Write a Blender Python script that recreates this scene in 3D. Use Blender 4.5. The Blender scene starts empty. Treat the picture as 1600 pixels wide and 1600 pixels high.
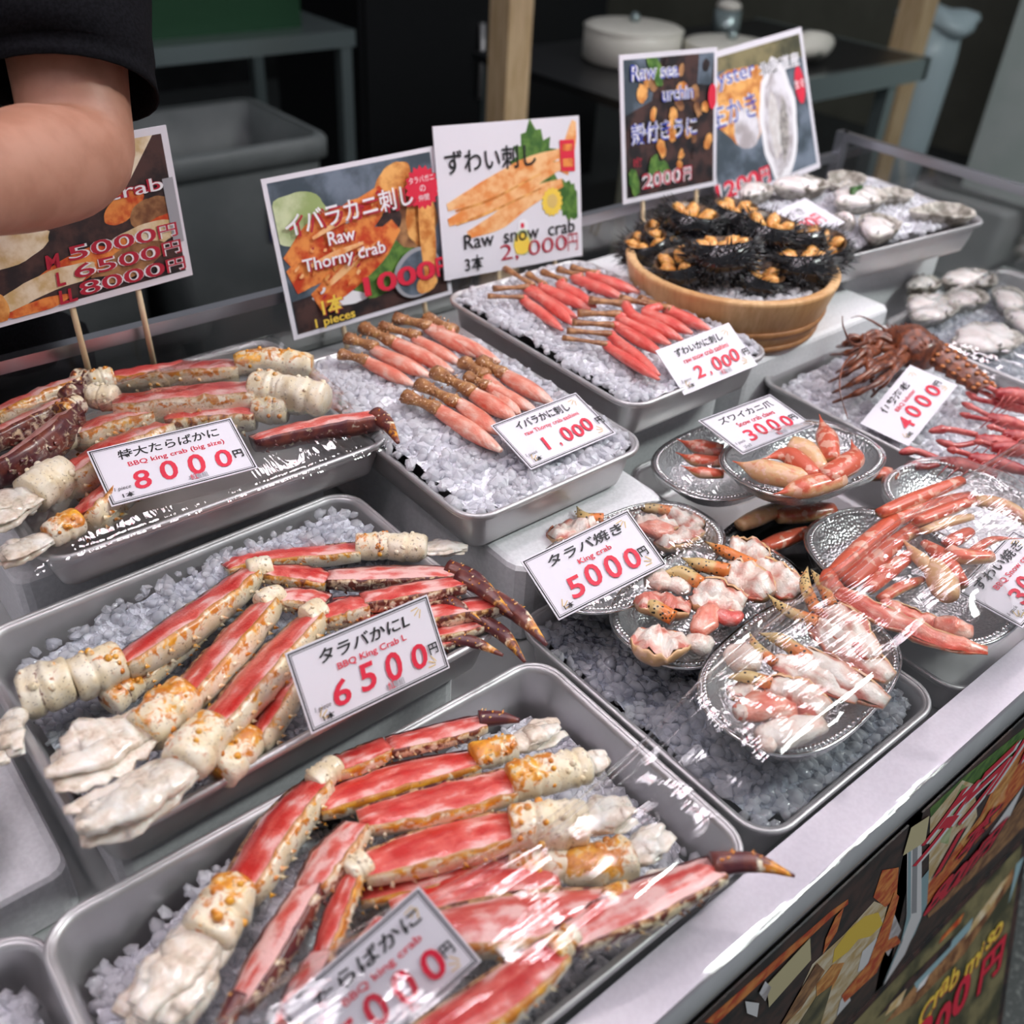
import bpy, math, random
from mathutils import Vector, Matrix, noise

# ---------------------------------------------------------------- camera, world, lamps, exposure
CZ = 1.55                                   # eye height; heights below are written relative to the eye
F = 1535.59                                 # focal length in pixels of the 1600 frame
CX = Vector((0.77028211, -0.63539434, 0.05421714))
CY = Vector((-0.34327744, -0.48479391, -0.8044473))
CF = Vector((0.53742541, 0.60103984, -0.59154462))
sc = bpy.context.scene
COL = sc.collection
cam = bpy.data.cameras.new('camera')
camo = bpy.data.objects.new('camera', cam)
COL.objects.link(camo)
m3 = Matrix((CX, -CY, -CF)).transposed()
camo.matrix_world = Matrix.Translation((0, 0, CZ)) @ m3.to_4x4()
cam.sensor_width = 36.0
cam.lens = 36.0 * F / 1600.0
cam.clip_start = 0.02
cam.dof.use_dof = True
cam.dof.focus_distance = 0.86
cam.dof.aperture_fstop = 4.6
sc.camera = camo

world = bpy.data.worlds.new('market_hall_air')
sc.world = world
world.use_nodes = True
WB = world.node_tree.nodes['Background']
WB.inputs[0].default_value = (0.80, 0.82, 0.90, 1)
hall = bpy.data.lights.new('added_fill_light', 'AREA'); hall.shape = 'RECTANGLE'; hall.size = 1.2; hall.size_y = .3; hall.energy = 60; hall.color = (.92, 1, .96)  # unseen fill light, added to brighten the pale wall, posters and floor
fillo = bpy.data.objects.new('added_fill_light', hall); COL.objects.link(fillo); fillo.location = (2.4, -.9, 3.3); fillo.rotation_euler = (.25, .15, 0)
WB.inputs[1].default_value = 0.28
LAMP_POWER = 28.0                           # emission of every LED panel above the counter
LAMP_COL = (1.0, 0.935, 1.01, 1)
sc.view_settings.view_transform = 'Standard'
sc.view_settings.look = 'None'
sc.view_settings.gamma = 1.0
sc.view_settings.use_curve_mapping = False
sc.view_settings.exposure = 0.0
sc.cycles.max_bounces = 8
sc.cycles.transparent_max_bounces = 14
sc.cycles.transmission_bounces = 5
sc.cycles.diffuse_bounces = 3
sc.cycles.glossy_bounces = 4
sc.cycles.caustics_reflective = False
sc.cycles.caustics_refractive = False
sc.cycles.sample_clamp_indirect = 4.0

# ---------------------------------------------------------------- helpers
rnd = random.Random(7)
Z = Vector((0, 0, 1))
EYE = Vector((0, 0, CZ))

def ray(u, v):
    return CX * ((u - 800) / F) + CY * ((v - 800) / F) + CF

def at(u, v, dz):                           # the point at height dz (below the eye) seen towards u, v
    d = ray(u, v)
    return EYE + d * (dz / d.z)

def aty(u, v, y):
    d = ray(u, v)
    return EYE + d * (y / d.y)

def V(x, y, dz):
    return Vector((x, y, dz + CZ))

def mpp(p):                                 # metres per pixel at p
    return (p - EYE).dot(CF) / F

class MB:
    def __init__(s, smooth=True):
        s.v = []; s.f = []; s.uv = []; s.k = []; s.smooth = smooth; s.mi = []
    def add(s, p, uv=(0, 0), k=(0, 0, 0)):
        s.v.append(tuple(p)); s.uv.append(uv); s.k.append(k)
        return len(s.v) - 1
    def face(s, *i):
        s.f.append(i)
    def grid(s, rows, closed=False):        # rows: lists of vertex ids
        for a, b in zip(rows, rows[1:]):
            n = len(a)
            for j in range(n if closed else n - 1):
                k = (j + 1) % n
                s.f.append((a[j], a[k], b[k], b[j]))
    def fan(s, ring, c, flip=False):
        n = len(ring)
        for j in range(n):
            k = (j + 1) % n
            s.f.append((ring[k], ring[j], c) if flip else (ring[j], ring[k], c))
    def box(s, a, b, M=None):
        q = []
        for z in (a[2], b[2]):
            for x, y in ((a[0], a[1]), (b[0], a[1]), (b[0], b[1]), (a[0], b[1])):
                p = Vector((x, y, z))
                q.append(s.add(M @ p if M else p))
        for f in ((3, 2, 1, 0), (4, 5, 6, 7), (0, 1, 5, 4), (1, 2, 6, 5), (2, 3, 7, 6), (3, 0, 4, 7)):
            s.f.append(tuple(q[i] for i in f))
    def tube(s, pts, rad, n=10, k=(0, 0, 0), sq=1.0, up=None):
        rows = []
        L = 0
        for i, p in enumerate(pts):
            T = (pts[min(i + 1, len(pts) - 1)] - pts[max(i - 1, 0)]).normalized()
            U = up or (Z if abs(T.z) < .9 else Vector((0, 1, 0)))
            S = T.cross(U).normalized(); U = S.cross(T)
            if i: L += (p - pts[i - 1]).length
            r = rad[i] if isinstance(rad, (list, tuple)) else rad
            kk = k(i / (len(pts) - 1)) if callable(k) else k
            rows.append([s.add(p + S * (math.cos(a) * r) + U * (math.sin(a) * r * sq), (L, a * r), kk)
                         for a in (2 * math.pi * j / n for j in range(n))])
        s.grid(rows, True)
        s.fan(rows[0], s.add(pts[0], (0, 0), k(0) if callable(k) else k), True)
        s.fan(rows[-1], s.add(pts[-1], (L, 0), k(1) if callable(k) else k))
    def ball(s, c, r, n=10, m=7, amp=0, fr=60, k=(0, 0, 0), R=None):
        r = Vector(r) if not isinstance(r, (int, float)) else Vector((r, r, r))
        rows = []
        for i in range(1, m):
            th = math.pi * i / m
            row = []
            for j in range(n):
                ph = 2 * math.pi * j / n
                d = Vector((math.sin(th) * math.cos(ph), math.sin(th) * math.sin(ph), math.cos(th)))
                q = Vector((d.x * r.x, d.y * r.y, d.z * r.z))
                if amp: q *= 1 + amp * noise.noise((Vector(c) + q) * fr)
                if R: q = R @ q
                row.append(s.add(Vector(c) + q, (ph * r.x, th * r.x), k))
            rows.append(row)
        s.grid(rows, True)
        top = Vector((0, 0, r.z)); bot = Vector((0, 0, -r.z))
        if R: top = R @ top; bot = R @ bot
        s.fan(rows[0], s.add(Vector(c) + top, (0, 0), k), True)
        s.fan(rows[-1], s.add(Vector(c) + bot, (0, 0), k))
    def cone(s, p, d, r, n=5, k=(0, 0, 0)):
        d = Vector(d); T = d.normalized()
        S = T.cross(Z if abs(T.z) < .9 else Vector((1, 0, 0))).normalized(); U = S.cross(T)
        ring = [s.add(p + (S * math.cos(a) + U * math.sin(a)) * r, (0, 0), k)
                for a in (2 * math.pi * j / n for j in range(n))]
        s.fan(ring, s.add(p + d, (0, 0), k))

ORG = {}

def link(o, parent=None):
    COL.objects.link(o)
    if parent is not None: o.parent = parent
    return o

def obj(name, mb, mat, parent=None, loc=None):
    """Link a builder as one mesh object; its vertices are in the world unless the parent sits at its own place."""
    me = bpy.data.meshes.new(name)
    o0 = ORG.get(parent.as_pointer(), Vector()) if parent is not None else (loc or Vector())
    me.from_pydata([(a - o0.x, b - o0.y, c - o0.z) for a, b, c in mb.v], [], mb.f)
    me.polygons.foreach_set('use_smooth', [mb.smooth] * len(mb.f))
    uvl = me.uv_layers.new(name='uv')
    li = [0] * len(me.loops); me.loops.foreach_get('vertex_index', li)
    buf = []
    for i in li: buf.extend(mb.uv[i])
    uvl.data.foreach_set('uv', buf)
    at_ = me.attributes.new('k', 'FLOAT_VECTOR', 'POINT')
    buf = []
    for k in mb.k: buf.extend(k)
    at_.data.foreach_set('vector', buf)
    me.materials.append(mat)
    o = link(bpy.data.objects.new(name, me), parent)
    if parent is None and loc is not None: o.location = loc
    ORG[o.as_pointer()] = o0
    return o

def tag(o, label=None, cat=None, group=None, kind=None):
    if label: o['label'] = label
    if cat: o['category'] = cat
    if group: o['group'] = group
    if kind: o['kind'] = kind
    return o

def thing(name, label, cat, loc, group=None):
    o = bpy.data.objects.new(name, None)
    o.empty_display_size = .02
    link(o); o.location = loc
    ORG[o.as_pointer()] = Vector(loc)
    return tag(o, label, cat, group)

def struct(name, mb, mat):
    return tag(obj(name, mb, mat), kind='structure')

def dup(root, loc, rotz, label, scale=1.0):
    c = root.copy(); link(c); c.location = loc; c.rotation_euler = (0, 0, rotz); c['label'] = label
    c.scale = (scale,) * 3
    for ch in list(root.children):
        d = ch.copy(); link(d, c)
        for g in list(ch.children):
            link(g.copy(), d)
    return c

def catmull(P, n):
    if len(P) == 2:
        return [P[0].lerp(P[1], i / (n - 1)) for i in range(n)]
    Q = [P[0] * 2 - P[1]] + list(P) + [P[-1] * 2 - P[-2]]
    out = []
    for i in range(n):
        t = i / (n - 1) * (len(P) - 1); a = min(int(t), len(P) - 2); t -= a
        p0, p1, p2, p3 = Q[a:a + 4]
        out.append(.5 * ((2 * p1) + (p2 - p0) * t + (2 * p0 - 5 * p1 + 4 * p2 - p3) * t * t + (3 * p1 - p0 - 3 * p2 + p3) * t ** 3))
    return out

def sm(a, b, x):
    t = max(0, min(1, (x - a) / (b - a)))
    return t * t * (3 - 2 * t)

def rrect(w, d, r, n=7):
    out = []
    for cx, cy, a0 in ((w / 2 - r, d / 2 - r, 0), (-w / 2 + r, d / 2 - r, 90), (-w / 2 + r, -d / 2 + r, 180), (w / 2 - r, -d / 2 + r, 270)):
        for i in range(n):
            a = math.radians(a0 + 90 * i / (n - 1))
            out.append((cx + r * math.cos(a), cy + r * math.sin(a)))
    return out

# ---------------------------------------------------------------- materials
class NT:
    def __init__(s, name):
        s.m = bpy.data.materials.new(name); s.m.use_nodes = True
        s.t = s.m.node_tree; s.n = s.t.nodes; s.b = s.n['Principled BSDF']; s.out = s.n['Material Output']
    def node(s, typ, **kw):
        n = s.n.new(typ)
        for k, v in kw.items(): setattr(n, k, v)
        return n
    def put(s, sock, val):
        if hasattr(val, 'is_output') or isinstance(val, bpy.types.NodeSocket): s.t.links.new(val, sock)
        else: sock.default_value = val
    def coord(s, kind='Object', scale=(1, 1, 1)):
        c = s.node('ShaderNodeTexCoord'); mp = s.node('ShaderNodeMapping')
        mp.inputs['Scale'].default_value = scale
        s.t.links.new(c.outputs[kind], mp.inputs[0])
        return mp.outputs[0]
    def noise(s, scale, vec=None, detail=3, rough=.55, dist=0):
        n = s.node('ShaderNodeTexNoise')
        n.inputs['Scale'].default_value = scale; n.inputs['Detail'].default_value = detail
        n.inputs['Roughness'].default_value = rough; n.inputs['Distortion'].default_value = dist
        if vec is not None: s.t.links.new(vec, n.inputs['Vector'])
        return n.outputs[0]
    def math(s, op, a, b=0, clamp=False):
        n = s.node('ShaderNodeMath', operation=op, use_clamp=clamp)
        s.put(n.inputs[0], a); s.put(n.inputs[1], b)
        return n.outputs[0]
    def step(s, x, a, b, lo=0, hi=1):
        n = s.node('ShaderNodeMapRange', interpolation_type='SMOOTHSTEP')
        s.put(n.inputs[0], x); s.put(n.inputs[1], a); s.put(n.inputs[2], b); s.put(n.inputs[3], lo); s.put(n.inputs[4], hi)
        return n.outputs[0]
    def mix(s, f, a, b):
        n = s.node('ShaderNodeMix', data_type='RGBA')
        s.put(n.inputs[0], f)
        for k, c in ((6, a), (7, b)): s.put(n.inputs[k], c if not isinstance(c, tuple) else (*c, 1))
        return n.outputs[2]
    def ramp(s, x, *st):
        n = s.node('ShaderNodeValToRGB')
        el = n.color_ramp.elements
        while len(el) < len(st): el.new(.5)
        for e, (p, c) in zip(el, st): e.position = p; e.color = (*c, 1)
        s.t.links.new(x, n.inputs[0])
        return n.outputs[0]
    def k(s):
        a = s.node('ShaderNodeAttribute', attribute_name='k'); x = s.node('ShaderNodeSeparateXYZ')
        s.t.links.new(a.outputs['Vector'], x.inputs[0])
        return x.outputs
    def bump(s, h, strength=.3, dist=.002):
        n = s.node('ShaderNodeBump'); n.inputs['Strength'].default_value = strength; n.inputs['Distance'].default_value = dist
        s.t.links.new(h, n.inputs['Height']); s.t.links.new(n.outputs[0], s.b.inputs['Normal'])
        return n.outputs[0]
    def set(s, **kw):
        al = dict(color='Base Color', rough='Roughness', metal='Metallic', trans='Transmission Weight', ior='IOR', coat='Coat Weight',
                  coatr='Coat Roughness', sss='Subsurface Weight', spec='Specular IOR Level', alpha='Alpha', em='Emission Color', ems='Emission Strength')
        for k, v in kw.items():
            s.put(s.b.inputs[al[k]], (*v, 1) if isinstance(v, tuple) else v)
        if 'sss' in kw:
            s.b.inputs['Subsurface Radius'].default_value = (1, .45, .35); s.b.inputs['Subsurface Scale'].default_value = .004
        return s

MAT = {}

def flat(name, color, rough=.5, metal=0, **kw):
    if name not in MAT:
        MAT[name] = NT(name).set(color=color, rough=rough, metal=metal, **kw).m
    return MAT[name]

def mottled(name, c1, c2, scale, rough=.5, lo=.35, hi=.65, metal=0, bump=0, stretch=(1, 1, 1), kind='Object', **kw):
    t = NT(name); n = t.noise(scale, t.coord(kind, stretch), 4)
    t.set(color=t.mix(t.step(n, lo, hi), c1, c2), rough=rough, metal=metal, **kw)
    if bump: t.bump(n, bump)
    MAT[name] = t.m
    return t.m

def build_materials():
    t = NT('stainless_steel'); c = t.coord('Object', (30, 30, 30)); n = t.noise(1.2, c, 5)
    t.set(color=t.mix(n, (.50, .49, .49), (.66, .65, .66)), metal=.66, rough=t.step(n, .2, .8, .32, .46)); t.bump(n, .03)
    MAT['steel'] = t.m
    # crab shell: k = closeness to the cut rim, darkness, orange
    t = NT('crab_shell'); k = t.k(); c = t.coord()
    n1 = t.noise(70, c, 3); n2 = t.noise(420, c, 2); n3 = t.noise(140, c, 4, dist=.6)
    col = t.mix(t.step(n1, .35, .65), (.80, .67, .44), (.88, .80, .64))
    o = t.step(t.math('ADD', k[2], t.math('MULTIPLY', t.math('SUBTRACT', n3, .5), 1.5)), .36, .62)
    col = t.mix(o, col, t.mix(t.step(n1, .35, .6), (.86, .42, .03), (.62, .20, .02)))
    r = t.step(t.math('ADD', k[0], t.math('MULTIPLY', t.math('SUBTRACT', n3, .5), .5)), .62, 1.0)
    col = t.mix(t.math('MULTIPLY', r, .75), col, (.42, .15, .02))
    col = t.mix(t.math('MULTIPLY', t.step(n2, .60, .70), .55), col, (.12, .06, .02))
    d = t.step(t.math('ADD', k[1], t.math('MULTIPLY', t.math('SUBTRACT', n3, .5), 1.3)), .42, .66)
    col = t.mix(d, col, t.mix(t.step(n1, .4, .7), (.085, .016, .022), (.20, .05, .03)))
    t.set(color=col, rough=.34, coat=.35, coatr=.15); t.bump(n3, .22, .0015)
    MAT['shell'] = t.m
    # red cut meat: k.x whiteness
    def meat(name, red, mid, white, sh):
        t = NT(name); k = t.k(); c = t.coord('UV', (28, 120, 1)); n = t.noise(1.0, c, 4, dist=.4)
        c2 = t.coord('Object'); n2 = t.noise(55, c2, 3); n3 = t.noise(500, c2, 2)
        x = t.math('ADD', t.math('ADD', t.math('MULTIPLY', n, .75), t.math('MULTIPLY', n2, .85)), t.math('ADD', k[0], sh - .2))
        t.set(color=t.ramp(x, (.30, red), (.56, mid), (.80, white)), rough=.30, coat=.4, coatr=.12, sss=.12)
        t.bump(t.math('ADD', n, t.math('MULTIPLY', n3, .9)), .5, .0016)
        MAT[name] = t.m
    meat('red_meat', (.57, .026, .022), (.71, .125, .10), (.86, .52, .48), -.13)
    meat('pink_meat', (.70, .11, .065), (.80, .31, .22), (.88, .62, .52), -.08)
    meat('white_meat', (.60, .17, .12), (.76, .56, .47), (.86, .79, .71), .05)
    meat('salmon_meat', (.69, .060, .048), (.78, .15, .12), (.87, .34, .28), -.10)
    t = NT('raw_flesh'); c = t.coord(); n = t.noise(60, c, 4, dist=.8); n2 = t.noise(300, c, 2)
    t.set(color=t.ramp(t.math('ADD', n, t.math('MULTIPLY', t.math('SUBTRACT', n2, .5), .3)), (.28, (.52, .41, .31)), (.40, (.74, .62, .50)), (.55, (.86, .77, .67)), (.75, (.93, .87, .80))), rough=.18, coat=.7, coatr=.06, sss=.2); t.bump(t.math('ADD', n, t.math('MULTIPLY', n2, .5)), .4, .002)
    MAT['flesh'] = t.m
    # shells of the sashimi pieces
    t = NT('thorny_shell'); c = t.coord(); n = t.noise(90, c, 3); n2 = t.noise(330, c, 1)
    col = t.ramp(n, (.3, (.23, .08, .03)), (.55, (.42, .19, .07)), (.75, (.60, .33, .10)))
    col = t.mix(t.step(n2, .62, .70), col, (.85, .62, .42)); t.set(color=col, rough=.35, coat=.3); t.bump(n2, .5)
    MAT['thorny'] = t.m
    mottled('snow_shell', (.26, .10, .04), (.52, .26, .11), 110, .35, coat=.3, bump=.2)
    # cooked snow crab: k.y 0 tan underside .. 1 red back
    t = NT('boiled_shell'); k = t.k(); c = t.coord(); n = t.noise(75, c, 4); n2 = t.noise(260, c, 2)
    f = t.step(t.math('ADD', k[1], t.math('MULTIPLY', t.math('SUBTRACT', n, .5), .8)), .35, .62)
    col = t.mix(f, (.70, .42, .21), (.62, .11, .055)); n3 = t.noise(95, c, 2); col = t.mix(t.math('MULTIPLY', t.step(n3, .53, .60), .62), col, (.84, .55, .42))
    t.set(color=col, rough=.3, coat=.4, coatr=.1); t.bump(n2, .15)
    MAT['boiled'] = t.m
    t = NT('dotted_pincer'); k = t.k(); c = t.coord(); n = t.noise(70, c, 3)
    vo = t.node('ShaderNodeTexVoronoi'); vo.inputs['Scale'].default_value = 260; t.t.links.new(c, vo.inputs['Vector'])
    col = t.mix(t.step(t.math('ADD', n, t.math('MULTIPLY', k[2], .5)), .5, .8), (.66, .47, .20), (.70, .20, .04))
    col = t.mix(t.step(k[1], .7, 1), col, (.03, .02, .015))
    col = t.mix(t.step(vo.outputs['Distance'], .34, .24), col, (.025, .018, .012)); t.set(color=col, rough=.3, coat=.3)
    MAT['pincer'] = t.m
    def ice(name, c1, c2, tr, bed=False):   # wet crushed ice: part white scatter, part clear, with a glossy skin
        t = NT(name); c = t.coord(); n = t.noise(45, c, 2); col = t.mix(t.step(n, .3, .7), c1, c2)
        bp = t.node('ShaderNodeBump'); bp.inputs['Strength'].default_value = .9 if bed else .4; bp.inputs['Distance'].default_value = .006 if bed else .002
        if bed:
            vo = t.node('ShaderNodeTexVoronoi'); vo.inputs['Scale'].default_value = 150; t.t.links.new(c, vo.inputs['Vector'])
            h = t.math('ADD', vo.outputs['Distance'], t.math('MULTIPLY', t.noise(320, c, 2), .4))
        else: h = t.noise(260, c, 2)
        t.t.links.new(h, bp.inputs['Height'])
        df, tl, tp, gl = (t.node('ShaderNodeBsdf' + k) for k in ('Diffuse', 'Translucent', 'Transparent', 'Glossy'))
        for q in (df, tl): t.put(q.inputs['Color'], col)
        for q in (df, gl): t.t.links.new(bp.outputs[0], q.inputs['Normal'])
        gl.inputs['Roughness'].default_value = .09
        m1, m2, m3_ = (t.node('ShaderNodeMixShader') for _ in range(3))
        m1.inputs[0].default_value = 0.0 if bed else .45; m2.inputs[0].default_value = tr
        lw = t.node('ShaderNodeLayerWeight'); lw.inputs['Blend'].default_value = .5
        t.put(m3_.inputs[0], t.math('ADD', t.math('MULTIPLY', t.math('POWER', lw.outputs['Facing'], 4.0), .6), .04))
        for m, x, y in ((m1, df, tl), (m2, m1, tp), (m3_, m2, gl)):
            t.t.links.new(x.outputs[0], m.inputs[1]); t.t.links.new(y.outputs[0], m.inputs[2])
        t.t.links.new(m3_.outputs[0], t.out.inputs[0]); MAT[name] = t.m
    ice('ice', (.92, .92, .97), (.97, .97, 1.0), .35)
    ice('clear_ice', (.80, .83, .90), (.94, .95, .98), .55)
    ice('ice_bed', (.80, .80, .87), (.92, .92, .96), 0, True)
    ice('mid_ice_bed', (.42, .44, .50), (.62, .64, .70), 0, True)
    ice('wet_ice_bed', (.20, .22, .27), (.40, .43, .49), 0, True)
    def film(name, base, amp, sx, sy, st):
        t = NT(name); c = t.coord('UV', (sx, sy, 1)); n = t.noise(1, c, 3, .6, .6); n2 = t.noise(14, t.coord('UV'), 2)
        bp = t.node('ShaderNodeBump'); bp.inputs['Strength'].default_value = st; bp.inputs['Distance'].default_value = .004
        t.t.links.new(t.math('ADD', n, t.math('MULTIPLY', n2, .12)), bp.inputs['Height'])
        g = t.node('ShaderNodeBsdfGlossy'); g.inputs['Roughness'].default_value = .05; g.inputs['Color'].default_value = (1, 1, 1, 1)
        t.t.links.new(bp.outputs[0], g.inputs['Normal'])
        tr = t.node('ShaderNodeBsdfTransparent'); tr.inputs['Color'].default_value = (.985, .985, .985, 1)
        lw = t.node('ShaderNodeLayerWeight'); lw.inputs['Blend'].default_value = .5
        fr = t.math('ADD', t.math('MULTIPLY', t.math('POWER', lw.outputs['Facing'], 5.0), .95), .045)
        mx = t.node('ShaderNodeMixShader')
        t.t.links.new(t.math('ADD', t.math('MULTIPLY', fr, amp), base, True), mx.inputs[0])
        t.t.links.new(tr.outputs[0], mx.inputs[1]); t.t.links.new(g.outputs[0], mx.inputs[2]); t.t.links.new(mx.outputs[0], t.out.inputs[0])
        MAT[name] = t.m
    film('film', .01, 1.5, 5, 110, .16)
    film('wrap', .015, 1.6, 40, 14, .35)
    film('glass', .02, 1.0, 1, 1, 0.0)
    film('acrylic', .05, 1.2, 2, 2, .02)
    film('clear_plastic', .05, 1.2, 40, 40, .2)
    mottled('hoop_wood', (.36, .15, .05), (.48, .22, .08), 90, .5)
    mottled('grey_plastic', (.58, .58, .62), (.66, .66, .70), 20, .12, coat=.5)
    t = NT('silver_foil'); c = t.coord(); vo = t.node('ShaderNodeTexVoronoi'); vo.inputs['Scale'].default_value = 330; t.t.links.new(c, vo.inputs['Vector'])
    t.set(color=(.80, .80, .81), metal=1, rough=.30); t.bump(vo.outputs['Distance'], .55, .0015)
    MAT['foil'] = t.m
    MAT['foil_rim'] = NT('silver_rim').set(color=(.80, .80, .80), metal=1, rough=.14).m
    MAT['black_plastic'] = NT('black_plastic').set(color=(.015, .015, .017), rough=.25, coat=.4).m
    flat('paper', (.78, .75, .81), .45, coat=.25, coatr=.12)
    flat('ink', (.012, .012, .014), .5); flat('red_ink', (.72, .02, .055), .5); flat('brown_red_ink', (.45, .015, .04), .5)
    flat('gold_ink', (.72, .50, .16), .5); flat('yellow_ink', (.90, .62, .08), .5); flat('blue_ink', (.04, .07, .42), .5); flat('white_ink', (.86, .84, .87), .5)
    flat('navy_ink', (.02, .03, .10), .5); flat('sky_ink', (.22, .28, .38), .5); flat('grey_ink', (.35, .35, .38), .5)
    mottled('print_crab', (.55, .045, .01), (.85, .30, .07), 60, .45)
    mottled('print_meat', (.80, .26, .06), (.93, .55, .26), 45, .45, stretch=(1, 3, 1))
    mottled('print_cream', (.62, .42, .18), (.88, .76, .58), 40, .45)
    mottled('print_dark', (.012, .010, .012), (.075, .035, .03), 40, .45)
    mottled('print_leaf', (.04, .12, .02), (.14, .27, .05), 80, .45)
    mottled('print_pale_green', (.33, .42, .16), (.62, .68, .42), 25, .45)
    mottled('print_oyster', (.42, .37, .38), (.82, .79, .84), 28, .45)
    mottled('print_orange', (.55, .17, .03), (.90, .46, .14), 50, .45)
    mottled('print_slate', (.05, .07, .09), (.18, .22, .28), 20, .45)
    mottled('print_brown', (.16, .06, .025), (.48, .24, .10), 45, .45)
    mottled('print_olive', (.05, .05, .025), (.25, .21, .10), 18, .45)
    mottled('lip_white', (.69, .63, .71), (.73, .67, .75), 300, .16, bump=.06)
    mottled('foam', (.78, .78, .80), (.86, .86, .88), 250, .55, bump=.1)
    mottled('counter_grey', (.40, .42, .42), (.50, .52, .51), 8, .4)
    t = NT('cypress_wood'); c = t.coord('Object', (1, 1, .12)); n = t.noise(150, c, 3); k = t.k(); n2 = t.noise(600, t.coord('Object', (1, 1, .03)), 2)
    col = t.mix(k[0], (.62, .33, .13), (.82, .55, .29)); col = t.mix(t.step(n, .3, .75, 0, .6), col, (.50, .24, .08))
    t.set(color=col, rough=.5); t.bump(n2, .2)
    MAT['cypress'] = t.m
    mottled('post_wood', (.52, .36, .19), (.66, .49, .29), 20, .55, stretch=(4, 4, .4))
    mottled('bamboo', (.70, .53, .32), (.80, .64, .42), 60, .5, stretch=(1, 1, .1))
    flat('urchin', (.008, .008, .010), .22, coat=.5); mottled('urchin_inside', (.05, .03, .02), (.17, .09, .035), 160, .3, bump=.3)
    mottled('roe', (.70, .27, .04), (.90, .50, .15), 260, .35, coat=.4, bump=.5, sss=.15)
    mottled('oyster_shell', (.16, .14, .11), (.62, .58, .52), 55, .5, bump=.6)
    mottled('oyster_flesh', (.80, .71, .68), (.93, .87, .85), 60, .22, coat=.6, bump=.4, sss=.2)
    mottled('oyster_gill', (.22, .20, .19), (.50, .46, .43), 120, .3, coat=.5)
    mottled('seaweed', (.02, .07, .015), (.07, .18, .04), 90, .4)
    mottled('lobster', (.085, .022, .012), (.27, .075, .03), 110, .35, coat=.3, bump=.4)
    mottled('lobster_spot', (.55, .17, .05), (.70, .27, .09), 140, .35)
    mottled('prawn', (.36, .015, .022), (.66, .15, .13), 60, .28, coat=.5, bump=.2, stretch=(1, 1, 1))
    mottled('skin', (.36, .165, .105), (.43, .215, .145), 30, .5, bump=.08, sss=.15)
    mottled('black_cotton', (.004, .004, .005), (.008, .008, .010), 400, .95, bump=.15, spec=.08)
    flat('hair', (.012, .010, .009), .5); flat('eye', (.02, .015, .012), .2); flat('lip_skin', (.45, .17, .14), .45)
    mottled('floor_stone', (.035, .04, .04), (.20, .21, .20), 90, .55, lo=.5, hi=.75)
    mottled('dark_wall', (.010, .011, .012), (.022, .023, .025), 4, .6)
    mottled('olive_wall', (.13, .13, .10), (.16, .16, .125), 3, .7)
    mottled('pale_wall', (.58, .66, .62), (.66, .72, .69), 4, .6)
    mottled('grey_bin', (.12, .135, .135), (.16, .175, .175), 6, .5)
    flat('green_crate', (.006, .055, .018), .5); flat('dark_metal', (.018, .019, .021), .35, .5); flat('aqua_metal', (.30, .37, .37), .3, .8)
    flat('blue_label', (.03, .05, .22), .5); flat('enamel', (.72, .70, .62), .35); flat('bag', (.45, .56, .60), .35); flat('masking_tape', (.66, .57, .34), .6)
    flat('aluminium', (.60, .60, .64), .3, 1); flat('stripe_blue', (.30, .46, .52), .4)
    for nm, c, s in (('led_white', LAMP_COL, LAMP_POWER), ('led_red', (1, .04, .08, 1), LAMP_POWER * .35)):
        t = NT(nm); e = t.node('ShaderNodeEmission'); e.inputs[0].default_value = c; e.inputs[1].default_value = s
        t.t.links.new(e.outputs[0], t.out.inputs[0]); MAT[nm] = t.m
build_materials()
# ---------------------------------------------------------------- the setting
def slab(name, a, b, mat):
    mb = MB(False); mb.box(V(*a), V(*b)); return struct(name, mb, MAT[mat])
slab('floor', (-4, -3, -1.60), (9, 6.2, -1.55), 'floor_stone')
slab('wall_back', (-4, 6.0, -1.55), (9, 6.2, 1.5), 'dark_wall')
slab('wall_right', (5.75, 2.44, -1.55), (8.6, 6.0, 1.5), 'olive_wall')
slab('wall_front', (5.19, 0.6, -1.55), (8.6, 2.44, 1.5), 'pale_wall')

# LED panels that hang over the counter on tracks; front row added to brighten the white ledge
for j, y in enumerate((.17, .55, .93)):
    mb = MB(False); mb.box(V(-.9, y - .02, .78), V(3.1, y + .02, .82))
    tag(obj('lamp_track', mb, MAT['dark_metal']), 'dark metal lamp track hung above the %s of the counter' % ('front', 'middle', 'back')[j], 'lamp track')
    for i in range(10):
        x = -.72 + .39 * i  # leftmost panel of each row added to light the foam block
        t = thing('pendant_led_panel', 'LED panel with a red bar, number %d from the left on the %s track' % (i + 1, ('front', 'middle', 'back')[j]), 'lamp', V(x, y, .76), 'LED panels over the counter')
        mb = MB(False); mb.box(V(x - .065, y - .065, .735), V(x + .065, y + .065, .78)); obj('housing', mb, MAT['dark_metal'], t)
        mb = MB(False)
        mb.box(V(x - .058, y - .058, .732), V(x - .012, y + .058, .735)); mb.box(V(x + .012, y - .058, .732), V(x + .058, y + .058, .735))
        obj('diffuser', mb, MAT['led_white'], t)
        mb = MB(False); mb.box(V(x - .009, y - .05, .732), V(x + .009, y + .05, .735)); obj('red_bar', mb, MAT['led_red'], t)

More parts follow.
